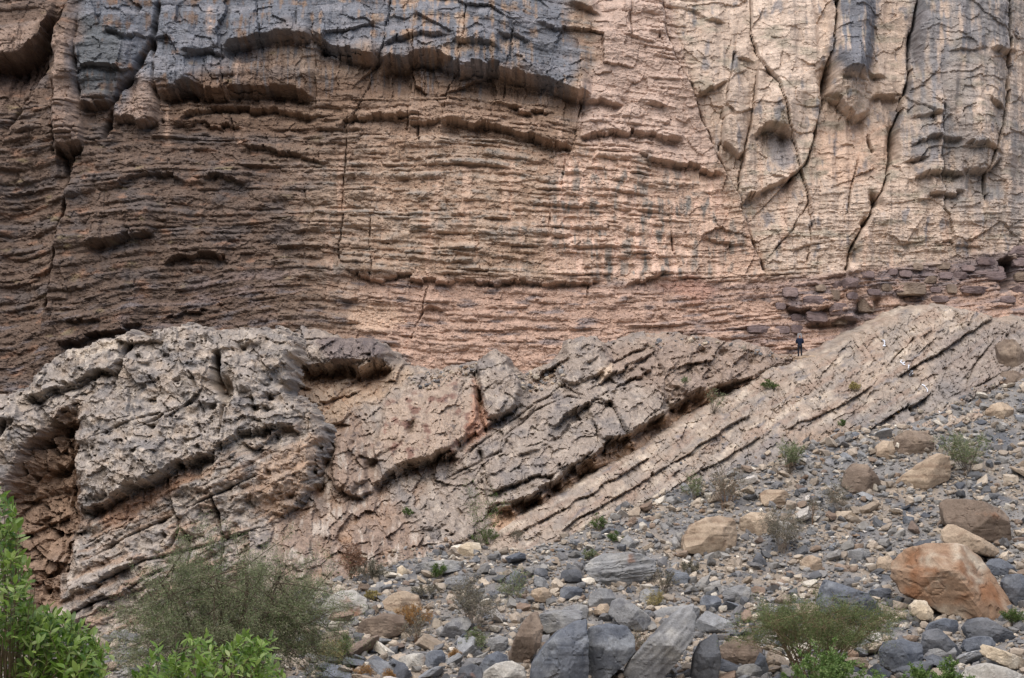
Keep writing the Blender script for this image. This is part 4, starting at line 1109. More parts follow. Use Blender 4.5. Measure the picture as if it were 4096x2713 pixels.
B('block', 876, 556, 894, 574, 'tan', "tan rock right beside the upper left of the rust-orange boulder")
B('slab', 868, 588, 892, 598, 'blue', "flat blue stone between the pyramid and the rust-orange boulder", yoff=-.4)
B('slab', 444, 576, 470, 590, 'grey', "grey slab below the bright cream block at the top of the rubble", top=.8)
B('round', 530, 588, 552, 602, 'tan', "rounded tan rock in the middle of the rubble")
B('block', 640, 588, 664, 604, 'grey', "grey block just right of the wide flat-topped slab's foot")
B('slab', 664, 572, 690, 586, 'blue', "blue slab right of the wide flat-topped slab")
B('block', 560, 586, 582, 600, 'blue', "blue block below the left end of the wide flat-topped slab")

# ---------------------------------------------------------------- loose stones, each its own object
def obj_rock_mat():
    m, nt, b = new_mat("loose stone")
    oi = N(nt, "ShaderNodeObjectInfo")
    tc = N(nt, "ShaderNodeTexCoord").outputs["Object"]
    n1 = rng(nt, noise(nt, tc, 1.6, 4, 0.6), 0.3, 0.7, 0.72, 1.25)
    n2 = rng(nt, noise(nt, tc, 9, 3, 0.7), 0.3, 0.7, 0.82, 1.18)
    nt.links.new(vmul(nt, oi.outputs["Color"], mulf(nt, n1, n2)), b.inputs["Base Color"])
    b.inputs["Roughness"].default_value = .92
    bp = N(nt, "ShaderNodeBump"); bp.inputs["Strength"].default_value = .5; bp.inputs["Distance"].default_value = .06
    nt.links.new(noise(nt, tc, 4, 5, .7), bp.inputs["Height"]); nt.links.new(bp.outputs[0], b.inputs["Normal"])
    return m
MAT_STONE = obj_rock_mat()
def rand_planes(r, flat=1.0):
    pl = []
    for s in (-1, 1):
        pl.append(((s, r.uniform(-.35, .35), r.uniform(-.35, .35)), r.uniform(.7, 1)))
        pl.append(((r.uniform(-.35, .35), s, r.uniform(-.35, .35)), r.uniform(.6, .9)))
        pl.append(((r.uniform(-.3, .3), r.uniform(-.3, .3), s), flat * r.uniform(.45, .7)))
    for _ in range(4):
        n = Vector((r.gauss(0, 1), r.gauss(0, 1), r.gauss(0, 1))).normalized()
        pl.append((tuple(n), r.uniform(.5, .85) * (flat * .5 + .5 if abs(n.z) < .6 else flat)))
    return pl
STONES = []
for i in range(16):
    r = random.Random(100 + i)
    fl = (1.0, .55, .8, .42)[i % 4]
    co, f = hull_rock(rand_planes(r, fl), (1, .85, .8 * fl), 4, 300 + i, .045, .004)
    o = mesh_np("stone", co, f, MAT_STONE)
    STONES.append(o.data); bpy.data.objects.remove(o)
KINDS = [("loose blue-grey angular stone lying in the rubble", "loose blue-grey stones on the slope", [(114, 117, 122), (130, 132, 135), (97, 100, 106), (143, 144, 145)], .46),
         ("loose tan stone lying in the rubble", "loose tan stones on the slope", [(166, 151, 134), (154, 140, 124), (178, 164, 146)], .26),
         ("loose brown rusty stone lying in the rubble", "loose brown stones on the slope", [(136, 118, 104), (146, 124, 104), (120, 106, 96)], .14),
         ("loose near-white stone lying in the rubble", "loose pale stones on the slope", [(204, 196, 182), (190, 184, 176)], .14)]
def clear_of(px, py, m):
    return all(not (a - m < px < c + m and b - m * .4 < py < d + m * .8) for a, b, c, d in BOULDER_PX)
r = random.Random(77)
placed = []; STONE_OBJ = []
tries = 0
while len(placed) < 290 and tries < 40000:
    tries += 1
    big = len(placed) < 64
    y = r.uniform(99.5, 109) if big else r.uniform(100.5, 137); x = r.uniform(-10, 29) if big else r.uniform(-17, 38)
    z, px, py = talus_z(np.array(x), np.array(y)); z, px, py = float(z), float(px), float(py)
    if not (300 < px < 1030 and py < 690) or py < contact(px) + 6: continue
    size = min(.95, .30 / (r.random() ** .7 + .16)) * (1.15 if y < 114 else .85)
    if big: size = r.uniform(.55, 1.15)
    if not clear_of(px, py, size / mpp(y) * (.2 if big else .5)): continue
    if any((x - a) ** 2 + (y - b) ** 2 < (size + c) ** 2 * .45 for a, b, c in placed): continue
    placed.append((x, y, size))
    q = r.random(); acc = 0
    for lab, grp, cols, wgt in KINDS:
        acc += wgt
        if q <= acc: break
    o = bpy.data.objects.new("stone", r.choice(STONES)); COL.objects.link(o)
    o.location = (x, y, z + size * .22)
    o.rotation_euler = (r.uniform(-.5, .5) + .35, r.uniform(-.5, .5), r.uniform(0, 6.28))
    o.scale = (size, size * r.uniform(.7, 1.1), size * r.uniform(.6, 1.0))
    c = C(*r.choice(cols)) * r.uniform(.8, 1.15)
    o.color = (float(c[0]), float(c[1]), float(c[2]), 1)
    STONE_OBJ.append((o, px, py - size / mpp(y) * .3, lab.split(" ")[1], grp))


LANDMARKS = [("the huge rust-orange boulder", 952, 584), ("the square dark brown boulder", 978, 522), ("the blue-grey pyramid boulder", 858, 596), ("the long grey fin", 658, 645), ("the wide flat-topped slab", 621, 569),
    ("the flat light grey capstone", 560, 622), ("the bedded cracked tan boulder", 710, 538), ("the humped grey-brown boulder", 862, 480), ("the tilted tan slab block", 925, 474), ("the flat-topped acacia", 812, 628),
    ("the bright cream block", 470, 550), ("the largest grey twig shrub", 470, 606), ("the wide orange grass clump", 408, 614), ("the dark pointed wedge", 758, 562), ("the fan-shaped dry shrub", 727, 488),
    ("the pale dry shrub in open scree", 783, 535), ("the square blue-grey block", 902, 658), ("the light grey domed boulder", 504, 672), ("the broad umbrella-shaped shrub", 966, 458), ("the pale rusty-sided boulder", 343, 605),
    ("the low ledge-like rock", 436, 568), ("the dark slabs of the lower right pile", 965, 640), ("the bright green leafy bush", 832, 668), ("the smooth dark blue boulder", 560, 655), ("the tan bedded block under the slabs", 775, 498)]
groups_ = {}
for o, px, py, colr, grp in STONE_OBJ:
    n_, d_, dx_, dy_ = min(((nm_, math.hypot(px - a_, (py - b_) * 1.4), px - a_, py - b_) for nm_, a_, b_ in LANDMARKS), key=lambda q: q[1])
    side = ("right of" if dx_ > 0 else "left of") if abs(dx_) > abs(dy_) * 1.4 else ("above" if dy_ < 0 else "below")
    groups_.setdefault((colr, side, n_), []).append((d_, o, grp))
ORD = ["nearest", "second nearest", "third nearest", "fourth nearest", "fifth nearest", "sixth nearest", "seventh nearest", "eighth nearest", "ninth nearest", "tenth nearest"]
for (colr, side, n_), lst in groups_.items():
    lst.sort(key=lambda q: q[0])
    for k_, (d_, o, grp) in enumerate(lst):
        w_ = "" if len(lst) == 1 else ORD[min(k_, 9)] + " "
        tag(o, (w_ or "only ") + colr + " loose stone just " + side + " " + n_, "stone", grp)

# ---------------------------------------------------------------- gravel: too many to count
def scatter(n, smin, smax, power, sub, seed, yr=(92, 142), flat=1.0):
    g = np.random.default_rng(seed)
    y = g.uniform(yr[0], yr[1], n * 2); x = g.uniform(-34, 42, n * 2)
    z, px, py = talus_z(x, y)
    ok = (py > contact(px) - 3) & (px > -30) & (px < 1060)
    x, y, z = x[ok][:n], y[ok][:n], z[ok][:n]
    n = len(x)
    s = smin * (smax / smin) ** (g.random(n) ** power)
    base, f = [], None
    for i in range(6):
        rr = random.Random(seed * 10 + i)
        v, f = ICO[sub]
        co, f = hull_rock(rand_planes(rr, .8), (1, .9, .8), sub, seed + i, .04, .001)
        base.append(co)
    base = np.array(base)
    k = g.integers(0, 6, n)
    v = base[k] * (s[:, None] * g.uniform(.6, 1.1, (n, 3)))[:, None, :]
    a, b, c = g.uniform(0, 6.28, n), g.uniform(-.6, .6, n), g.uniform(-.6, .6, n)
    def rot(v, ang, i, j):
        cs, sn = np.cos(ang)[:, None], np.sin(ang)[:, None]
        o = v.copy(); o[:, :, i] = v[:, :, i] * cs - v[:, :, j] * sn; o[:, :, j] = v[:, :, i] * sn + v[:, :, j] * cs
        return o
    v = rot(rot(rot(v, a, 0, 1), b, 1, 2), c, 0, 2)
    v += np.stack([x, y, z + s * .25], -1)[:, None, :]
    nv = base.shape[1]
    faces = (f[None] + (np.arange(n) * nv)[:, None, None]).reshape(-1, 3)
    pal = np.array([C(121, 120, 120), C(136, 134, 131), C(102, 103, 105), C(148, 145, 140), C(158, 146, 132), C(174, 162, 146), C(138, 122, 108), C(202, 194, 180)], f32)
    pr = np.array([.17, .19, .10, .14, .18, .11, .06, .05])
    ci = g.choice(8, n, p=pr / pr.sum())
    patch = fbm(x / 4, y / 4, 433, 3)                      # tan stones gather in drifts
    ci = np.where((patch > .22) & (g.random(n) < .5), 4 + g.integers(0, 2, n), ci)
    tint = pal[ci] * g.uniform(.75, 1.2, (n, 1)).astype(f32)
    return v.reshape(-1, 3), faces, np.repeat(tint, nv, axis=0)
parts = [scatter(7500, .17, .58, 2.0, 2, 501), scatter(22000, .07, .19, 1.2, 1, 502)]
off = 0; vs, fs, ts = [], [], []
for v, f, t in parts:
    vs.append(v); fs.append(f + off); ts.append(t); off += len(v)
MAT_GRAVEL = rock_mat("gravel stone", fine=(0.8, 1.2), bump=.3, bdist=.03)
gravel = mesh_np("gravel", np.concatenate(vs), np.concatenate(fs), MAT_GRAVEL, np.concatenate(ts))
tag(gravel, "grey and tan gravel covering the scree slope", "gravel", kind="stuff")

# rubble that has come to rest on the outcrops and the ridge
def rubble_on(R, poly, n, smin, smax, seed):
    g = np.random.default_rng(seed)
    xs = [p[0] for p in poly]; ys = [p[1] for p in poly]
    px = g.uniform(min(xs), max(xs), n * 4); py = g.uniform(min(ys), max(ys), n * 4)
    ok = poly_sd(px, py, poly) > 0
    px, py = px[ok][:n], py[ok][:n]
    vs, fs, ts, off = [], [], [], 0
    pal = [C(134, 132, 130), C(156, 146, 132), C(112, 112, 114), C(176, 162, 144), C(142, 122, 104)]
    for a, b in zip(px, py):
        p = R.sample(a, b); s = smin * (smax / smin) ** (g.random() ** 2)
        rr = random.Random(int(a * 97 + b * 31)); v, f = ICO[1]
        co, f = hull_rock(rand_planes(rr, .8), (1, .9, .8), 1, rr.randrange(999), .05, .02)
        co = co * (s * g.uniform(.6, 1.1, 3)); m = np.array(Euler((g.uniform(-.6, .6), g.uniform(-.6, .6), g.uniform(0, 6.28))).to_matrix())
        vs.append(co @ m.T + np.array(p) + np.array([0, -.3 * s, .2 * s])); fs.append(f + off); off += len(co)
        ts.append(np.broadcast_to(pal[g.integers(0, 5)] * g.uniform(.8, 1.15), co.shape))
    return np.concatenate(vs), np.concatenate(fs), np.concatenate(ts).astype(f32)
spots = [(OB, [(412, 372), (480, 364), (474, 378), (430, 392), (408, 384)], 130, .08, .34), (OB, [(514, 376), (566, 364), (560, 388), (524, 394)], 110, .08, .42),
         (OB, [(720, 346), (815, 360), (812, 368), (740, 352)], 90, .08, .3), (RG, [(640, 505), (760, 455), (860, 424), (960, 394), (1024, 368), (1024, 384), (900, 440), (760, 486), (640, 524)], 620, .07, .4),
         (OB, [(350, 560), (470, 535), (500, 548), (470, 560), (350, 590)], 160, .08, .34), (RG, [(560, 530), (700, 450), (800, 395), (830, 400), (700, 470), (570, 545)], 150, .06, .24),
         (OB, [(640, 342), (700, 338), (720, 346), (650, 352)], 50, .08, .35)]
vs, fs, ts, off = [], [], [], 0
for i, (R, poly, n, a, b) in enumerate(spots):
    v, f, t = rubble_on(R, poly, n, a, b, 700 + i)
    vs.append(v); fs.append(f + off); ts.append(t); off += len(v)
rub = mesh_np("rubble", np.concatenate(vs), np.concatenate(fs), MAT_GRAVEL, np.concatenate(ts))
tag(rub, "small broken stones resting on the ledges of the outcrops and slabs", "rubble", kind="stuff")

# purple blocks standing out of the flaggy beds at the foot of the cliff
for i, (a, b, c, d) in enumerate([(895, 283, 925, 296), (929, 287, 941, 293), (952, 272, 967, 280), (968, 272, 1004, 282), (946, 284, 957, 294), (958, 287, 993, 295), (1005, 246, 1030, 256), (1012, 286, 1032, 295),
        (912, 263, 923, 271), (883, 269, 897, 276), (802, 296, 828, 306), (828, 303, 846, 316), (827, 290, 840, 301), (805, 311, 828, 323), (866, 289, 880, 296), (782, 287, 798, 298), (857, 299, 874, 313),
        (746, 326, 772, 334), (774, 326, 790, 334), (790, 325, 803, 334), (935, 262, 950, 270), (975, 258, 996, 266), (842, 278, 858, 288), (880, 312, 900, 322), (815, 284, 826, 292), (828, 281, 842, 289), (858, 271, 874, 279), (898, 270, 912, 278), (922, 276, 936, 284), (938, 272, 952, 280), (960, 265, 975, 272), (995, 266, 1004, 274), (880, 284, 894, 292), (846, 292, 858, 300), (790, 314, 804, 322), (775, 302, 786, 310), (830, 317, 848, 325), (995, 296, 1015, 304), (930, 296, 948, 303), (1012, 258, 1032, 268), (1014, 272, 1032, 282)]):
    w = c - a
    cut = min(4, w * .18)
    poly = [(a, b + 2), (a + cut, b), (c - cut * .5, b + .6), (c, b + 2.5), (c - .5, d - 1.5), (c - cut, d), (a + cut * .6, d - .4), (a + .5, d - 2)]
    ysurf = CL.sample((a + c) / 2, (b + d) / 2).y
    o = boulder(poly, 'purple' if i % 4 else 'brown', None, 800 + i, depth=1.0, top=.1, sub=4, y=ysurf - .18, rough=.03, facet=2, name="rock_block", cat=None, cham=(.02, .22))
    o.parent = cliff
    BOULDER_PX.pop()
# ================================================================ PLANTS
def leaf_mat(name, cols, trans=.25, rough=.55, spec=.2):
    m, nt, b = new_mat(name)
    g = N(nt, "ShaderNodeNewGeometry"); oi = N(nt, "ShaderNodeObjectInfo")
    q = mulf(nt, mulf(nt, g.outputs["Random Per Island"], oi.outputs["Random"], 'ADD'), 1.0, 'FRACT')
    cr = N(nt, "ShaderNodeValToRGB")
    e = cr.color_ramp.elements
    while len(e) < len(cols): e.new(.5)
    for i, c in enumerate(cols):
        e[i].position = i / (len(cols) - 1); e[i].color = (*[float(k) for k in C(*c)], 1)
    nt.links.new(q, cr.inputs[0])
    nt.links.new(cr.outputs[0], b.inputs["Base Color"])
    b.inputs["Roughness"].default_value = rough; b.inputs["Specular IOR Level"].default_value = spec
    if trans:
        t = N(nt, "ShaderNodeBsdfTranslucent"); nt.links.new(cr.outputs[0], t.inputs[0])
        mx = N(nt, "ShaderNodeMixShader"); mx.inputs[0].default_value = trans
        out = [n for n in nt.nodes if n.type == 'OUTPUT_MATERIAL'][0]
        nt.links.new(b.outputs[0], mx.inputs[1]); nt.links.new(t.outputs[0], mx.inputs[2]); nt.links.new(mx.outputs[0], out.inputs[0])
    return m

def wood_mat(name, a, b_):
    m, nt, b = new_mat(name)
    tc = N(nt, "ShaderNodeTexCoord").outputs["Object"]
    f = rng(nt, noise(nt, tc, 7, 4, .6), .35, .65, 0, 1)
    nt.links.new(mixc(nt, f, C(*a), C(*b_)), b.inputs["Base Color"])
    b.inputs["Roughness"].default_value = .9
    return m

M_WOOD = wood_mat("acacia bark", (74, 66, 58), (112, 100, 86))
M_PALEW = wood_mat("pale acacia bark", (116, 98, 78), (146, 128, 104))
M_TWIG = wood_mat("dry twigs", (124, 114, 104), (154, 144, 132))
M_TWIGB = wood_mat("brown twigs", (120, 96, 78), (144, 120, 98))
M_ACAC = leaf_mat("grey green leaflets", [(118, 136, 92), (146, 144, 120), (104, 130, 78), (164, 154, 136)], .2, .7, .1)
M_ACAC2 = leaf_mat("acacia leaflets", [(104, 122, 76), (122, 132, 88), (92, 110, 66), (140, 140, 108)], .2, .7, .1)
M_GREEN = leaf_mat("green leaflets", [(82, 108, 58), (106, 126, 72), (74, 96, 54), (124, 134, 88)], .2, .7, .1)
M_DRY = leaf_mat("dry leaflets", [(124, 120, 106), (136, 128, 114), (108, 110, 94), (146, 136, 118)], .15, .8, .05)
M_ORNG = leaf_mat("dry orange grass", [(168, 124, 76), (184, 146, 96), (150, 110, 68), (176, 152, 108)], .2, .8, .05)
M_RED = leaf_mat("reddish twiglets", [(140, 108, 90), (152, 120, 100), (128, 104, 88)], .1, .8, .05)
M_STRAW = leaf_mat("straw grass", [(170, 152, 100), (150, 142, 92), (184, 168, 120)], .2, .8, .05)
M_BRIGHT = leaf_mat("bright small leaves", [(104, 134, 70), (126, 152, 86), (86, 116, 58), (150, 166, 110)], .3, .5, .3)
M_LEAF = leaf_mat("broad leaves", [(112, 144, 58), (140, 170, 74), (88, 120, 48), (168, 190, 104), (124, 156, 64), (190, 204, 136)], .4, .34, .5)

def unit(v):
    return v / (np.linalg.norm(v, axis=-1, keepdims=True) + 1e-9)

class Wood:
    def __init__(s): s.v, s.f, s.n = [], [], 0
    def tubes(s, P, r0, r1, sides=3):
        """P: (n, k, 3) many polylines at once."""
        P = np.asarray(P, np.float64)
        n, k, _ = P.shape
        t = unit(np.gradient(P, axis=1))
        ref = np.where(np.abs(t[..., 2:3]) > .9, np.array([1., 0, 0]), np.array([0, 0, 1.]))
        a = unit(np.cross(t, ref)); b = np.cross(t, a)
        rad = (np.asarray(r0).reshape(-1, 1) * (1 - np.linspace(0, 1, k)) + np.asarray(r1).reshape(-1, 1) * np.linspace(0, 1, k))
        rad = np.broadcast_to(rad, (n, k))
        ang = np.arange(sides) * 2 * np.pi / sides
        v = P[:, :, None, :] + rad[:, :, None, None] * (np.cos(ang)[:, None] * a[:, :, None, :] + np.sin(ang)[:, None] * b[:, :, None, :])
        base = (np.arange(n)[:, None, None] * k + np.arange(k - 1)[None, :, None]) * sides
        j = np.arange(sides)[None, None, :]; j2 = (j + 1) % sides
        f = np.stack([base + j, base + j2, base + sides + j2, base + sides + j], -1).reshape(-1, 4) + s.n
        v = v.reshape(-1, 3)
        s.v.append(v); s.f.append(f); s.n += len(v)
    def build(s, name, mat, parent):
        return mesh_np(name, np.concatenate(s.v), np.concatenate(s.f), mat, parent=parent, smooth=True)

def bez(a, c, b, k):
    t = np.linspace(0, 1, k)[None, :, None]
    return (1 - t) ** 2 * a[:, None] + 2 * t * (1 - t) * c[:, None] + t * t * b[:, None]

def leaf_quads(p, d, L, Wd, g):
    """Small diamond leaves: p positions, d directions."""
    n = len(p)
    side = unit(np.cross(d, g.normal(size=(n, 3))))
    L = np.asarray(L).reshape(-1, 1); Wd = np.asarray(Wd).reshape(-1, 1)
    v = np.stack([p, p + d * L * .45 + side * Wd * .5, p + d * L, p + d * L * .45 - side * Wd * .5], 1).reshape(-1, 3)
    f = np.arange(n * 4).reshape(-1, 4)
    return v, f

def root(name, loc, label, cat, group=None):
    o = bpy.data.objects.new(name, None); COL.objects.link(o)
    o.location = loc; o.empty_display_size = .3
    return tag(o, label, cat, group)

def shrub(g, w, h, d, stems, twigs, leaves, ll, lw, r0=.02, twl=.4, spread=.35, up=.5, flat=0.0):
    """Returns wood and leaf arrays for a bush standing on the origin."""
    wd = Wood()
    a = g.uniform(0, 2 * np.pi, stems); u = np.sqrt(g.uniform(.02, 1, stems))
    hz = h * (1 - (1 - flat) * .55 * u ** 2) * g.uniform(.75, 1.0, stems)
    tip = np.stack([np.cos(a) * u * w / 2, np.sin(a) * u * d / 2, hz], 1)
    basep = np.stack([g.normal(0, .04 * w, stems), g.normal(0, .04 * d, stems), np.zeros(stems) - .1], 1)
    ctl = basep * .5 + tip * np.array([spread, spread, up])
    P = bez(basep, ctl, tip, 7) + g.normal(0, .012 * h, (stems, 7, 3)) * np.linspace(0, 1, 7)[None, :, None]
    wd.tubes(P, np.full(stems, r0), np.full(stems, r0 * .3), 4)
    n = stems * twigs
    si = np.repeat(np.arange(stems), twigs); t = g.uniform(.3, 1.0, n) ** .8
    k = t * 6; i0 = np.clip(k.astype(int), 0, 5); fr = (k - i0)[:, None]
    q = P[si, i0] * (1 - fr) + P[si, i0 + 1] * fr
    dirs = unit(unit(P[si, i0 + 1] - P[si, i0]) * .8 + g.normal(0, .6, (n, 3)) * np.array([1, 1, .7]) + np.array([0, 0, .15]))
    ln = twl * h * g.uniform(.35, 1.0, n)[:, None] * (1.1 - .5 * t[:, None])
    e = q + dirs * ln
    m = q + dirs * ln * .5 + g.normal(0, .08, (n, 3)) * ln
    TP = bez(q, m, e, 4)
    wd.tubes(TP, np.full(n, r0 * .32), np.full(n, r0 * .12), 3)
    N_ = n * leaves
    ti = np.repeat(np.arange(n), leaves); tt = g.uniform(.15, 1.05, N_)[:, None]
    p = q[ti] * (1 - tt) + e[ti] * tt + g.normal(0, .10, (N_, 3)) * ln[ti]
    dd = unit(dirs[ti] * .6 + g.normal(0, .7, (N_, 3)))
    lv = leaf_quads(p, dd, ll * g.uniform(.6, 1.3, N_), lw * g.uniform(.6, 1.3, N_), g) if leaves else None
    return wd, lv

def plant_base(px, py):
    """Where the ground or rock is at a pixel."""
    if py >= contact(px) - 2:
        y = float(talus_y_of_d(678 - py)); x, _, _ = at(px, py, y)
        z, _, _ = talus_z(np.array(float(x)), np.array(y))
        return Vector((float(x), y, float(z)))
    for R, lim in ((RG, True), (OB, True)):
        if R.xs[0] < px < 1030 and R.ys[0] < py < R.ys[-1]:
            p = R.sample(px, py)
            if R is RG and not (py > np.interp(px, [488, 578, 656, 730, 800, 860, 922], [556, 485, 437, 393, 360, 330, 304])): continue
            return p
    return CL.sample(px, py)

def put_shrub(px, py, w_px, h_px, seed, label, cat="shrub", name="shrub", wood=M_TWIG, leaf=M_DRY, stems=9, twigs=12, leaves=14, ll=.13, lw=.042, r0=.016, group=None, dy=0.0, **kw):
    b = plant_base(px, py)
    b.y -= dy
    s = mpp(b.y)
    g = np.random.default_rng(seed)
    wd, lv = shrub(g, w_px * s * 1.1, h_px * s * 1.1, w_px * s * .9, int(stems * 1.4), int(twigs * 1.2), int(leaves * 1.15), ll, lw, r0, **kw)
    o = root(name, b, label, cat, group)
    wd.build("stem", wood, o)
    if lv is not None:
        c = mesh_np("foliage", lv[0], lv[1], leaf, parent=o)
        c["kind"] = "stuff"
    return o

# the two acacias
def acacia(b, w, h, d, seed, label, limbs, br, tw, leaves, leaf, wood, flat, trunk_r, ll=.10, lw=.026, hole=.0, lowb=.55):
    g = np.random.default_rng(seed)
    o = root("acacia_tree", b, label, "tree")
    trunk = Wood()
    a = np.linspace(0, 2 * np.pi, limbs, endpoint=False) + g.uniform(-.3, .3, limbs)
    u = g.uniform(.35, .8, limbs)
    tip = np.stack([np.cos(a) * u * w * .42, np.sin(a) * u * d * .42, h * (.82 - .34 * u ** 2 * (1 - flat)) * g.uniform(.85, 1, limbs)], 1)
    bp = np.stack([g.normal(0, .02 * w, limbs), g.normal(0, .02 * w, limbs), np.full(limbs, -.3)], 1)
    P = bez(bp, bp * .5 + tip * np.array([.45, .45, .42]), tip, 9) + g.normal(0, .012 * h, (limbs, 9, 3)) * np.linspace(0, 1, 9)[None, :, None]
    trunk.tubes(P, np.full(limbs, trunk_r), np.full(limbs, trunk_r * .35), 6)
    trunk.build("trunk", wood, o)
    boughs = Wood()
    n = limbs * br
    li = np.repeat(np.arange(limbs), br); t = g.uniform(.4, 1.0, n)
    k = t * 8; i0 = np.clip(k.astype(int), 0, 7); fr = (k - i0)[:, None]
    q = P[li, i0] * (1 - fr) + P[li, i0 + 1] * fr
    ang = a[li] + g.normal(0, 1.0, n); uu = np.sqrt(g.uniform(.0, 1, n))
    e = np.stack([np.cos(ang) * uu * w * .46, np.sin(ang) * uu * d * .46, h * (.95 - .50 * uu ** 2 * (1 - flat)) * g.uniform(lowb, 1.0, n)], 1)
    e = q + (e - q) * np.minimum(1, (.42 * w / (np.linalg.norm(e - q, axis=1) + 1e-6)))[:, None]
    m = q * .5 + e * .5 + g.normal(0, .05, (n, 3)) * w * .3 + np.array([0, 0, .03 * h])
    BP = bez(q, m, e, 6)
    boughs.tubes(BP, np.full(n, trunk_r * .3), np.full(n, trunk_r * .1), 4)
    N2 = n * tw
    bi = np.repeat(np.arange(n), tw); t = g.uniform(.25, 1.0, N2)
    k = t * 5; i0 = np.clip(k.astype(int), 0, 4); fr = (k - i0)[:, None]
    q2 = BP[bi, i0] * (1 - fr) + BP[bi, i0 + 1] * fr
    dirs = unit(unit(BP[bi, i0 + 1] - BP[bi, i0]) * .7 + g.normal(0, .6, (N2, 3)) + np.array([0, 0, .25]))
    ln = (.075 * w * g.uniform(.4, 1.1, N2))[:, None]
    e2 = q2 + dirs * ln
    boughs.tubes(bez(q2, (q2 + e2) / 2 + g.normal(0, .08, (N2, 3)) * ln, e2, 3), np.full(N2, trunk_r * .07), np.full(N2, trunk_r * .035), 3)
    boughs.build("branches", wood, o)
    dense = g.uniform(.2, 1.0, n)[bi] > hole
    ti = np.repeat(np.arange(N2)[dense], leaves); NL = len(ti); tt = g.uniform(.1, 1.1, NL)[:, None]
    p = q2[ti] * (1 - tt) + e2[ti] * tt + g.normal(0, .14, (NL, 3)) * ln[ti]
    lv = leaf_quads(p, unit(dirs[ti] * .5 + g.normal(0, .7, (NL, 3))), ll * g.uniform(.6, 1.4, NL), lw * g.uniform(.6, 1.4, NL), g)
    c = mesh_np("crown", lv[0], lv[1], leaf, parent=o)
    c["kind"] = "stuff"
    return o
yb = 97.0
bx, _, bz = at(228, 690, yb)
gz = float(np.interp(yb, _yy, _zz))
acacia(Vector((float(bx), yb, gz)), 14.8, 10.6, 10.0, 901, "big feathery grey-green acacia hiding the foot of the grey outcrop", 14, 16, 18, 44, M_ACAC, M_WOOD, .15, .10, ll=.11, lw=.024, hole=.16, lowb=.15)
yb = 101.0
bx, _, bz = at(812, 672, yb)
z_, _, _ = talus_z(np.array(float(bx)), np.array(yb))
acacia(Vector((float(bx), yb, float(z_))), 11.4, 5.6, 7.0, 902, "flat-topped acacia with pale stems among the boulders, lower right", 9, 13, 16, 38, M_ACAC2, M_PALEW, .55, .085, ll=.11, lw=.026, hole=.40)

G_ = "small dry shrubs on the scree"
put_shrub(480, 547, 52, 58, 1, "tall thin green shrub standing against the outcrop wall at the top of the rubble", wood=M_TWIG, leaf=M_GREEN, stems=7, twigs=9, leaves=9, spread=.15, r0=.016, flat=.6)
put_shrub(486, 547, 30, 22, 2, "low green clump at the foot of the tall thin shrub", leaf=M_GREEN, stems=9, twigs=9, leaves=10)
put_shrub(517, 543, 12, 16, 3, "tiny bare twiggy shrub at the lower tip of the pale slabs", leaf=M_DRY, stems=8, twigs=6, leaves=4)
put_shrub(599, 530, 13, 16, 4, "small green tuft on the pale slabs above the wide flat-topped boulder", leaf=M_GREEN, stems=9, twigs=7, leaves=9)
put_shrub(514, 602, 32, 36, 5, "grey twig shrub with a few green tips in the middle of the rubble", leaf=M_ACAC, stems=9, twigs=10, leaves=8)
put_shrub(439, 579, 22, 14, 6, "low green shrub growing beside the ledge-like rock", leaf=M_GREEN, stems=9, twigs=9, leaves=12)
put_shrub(470, 634, 54, 58, 7, "largest grey leafless twig shrub in the middle of the rubble", leaf=M_DRY, stems=16, twigs=15, leaves=9, r0=.015)
put_shrub(475, 654, 26, 24, 8, "grey-green shrub below the largest grey twig shrub", leaf=M_ACAC, stems=10, twigs=10, leaves=12)
put_shrub(410, 624, 42, 20, 9, "wide dry orange grass clump on the long brown block", cat="grass tuft", name="grass_tuft", leaf=M_ORNG, wood=M_TWIGB, stems=22, twigs=7, leaves=12, ll=.16, lw=.02, spread=.6)
put_shrub(416, 642, 26, 32, 10, "brown twig shrub in front of the orange grass", wood=M_TWIGB, leaf=M_DRY, stems=11, twigs=9, leaves=5)
put_shrub(425, 599, 26, 18, 11, "small grey twig shrub uphill of the banded tan rock", leaf=M_DRY, stems=10, twigs=9, leaves=8)
put_shrub(364, 682, 18, 14, 12, "orange grass tuft at the bottom edge, left of another smaller one", cat="grass tuft", name="grass_tuft", leaf=M_ORNG, stems=14, twigs=6, leaves=10, ll=.14, lw=.02)
put_shrub(388, 684, 12, 12, 13, "smaller orange grass tuft at the bottom edge, right of its neighbour", cat="grass tuft", name="grass_tuft", leaf=M_ORNG, stems=12, twigs=6, leaves=10, ll=.14, lw=.02)
put_shrub(455, 661, 10, 14, 14, "narrow upright orange grass tuft beside the blue-grey rocks", cat="grass tuft", name="grass_tuft", leaf=M_ORNG, stems=12, twigs=6, leaves=10, ll=.14, lw=.02)
put_shrub(656, 610, 22, 18, 15, "yellow-green tuft in front of the grey block right of the flat-topped slab", cat="grass tuft", name="grass_tuft", leaf=M_STRAW, stems=14, twigs=7, leaves=10, ll=.13, lw=.02)
put_shrub(664, 594, 32, 26, 16, "dark twig shrub right of the wide flat-topped slab", leaf=M_DRY, wood=M_WOOD, stems=12, twigs=9, leaves=4)
put_shrub(640, 656, 26, 26, 17, "dry twig shrub between the blue boulders and the long fin", wood=M_TWIGB, leaf=M_DRY, stems=12, twigs=9, leaves=4)
put_shrub(615, 542, 14, 10, 18, "tiny green shrub at the scree edge left of the grey wedge rock", leaf=M_GREEN, stems=8, twigs=7, leaves=9)
put_shrub(590, 561, 16, 11, 19, "small grey-green shrub touching the left end of the wide flat-topped slab", leaf=M_ACAC, stems=8, twigs=8, leaves=9)
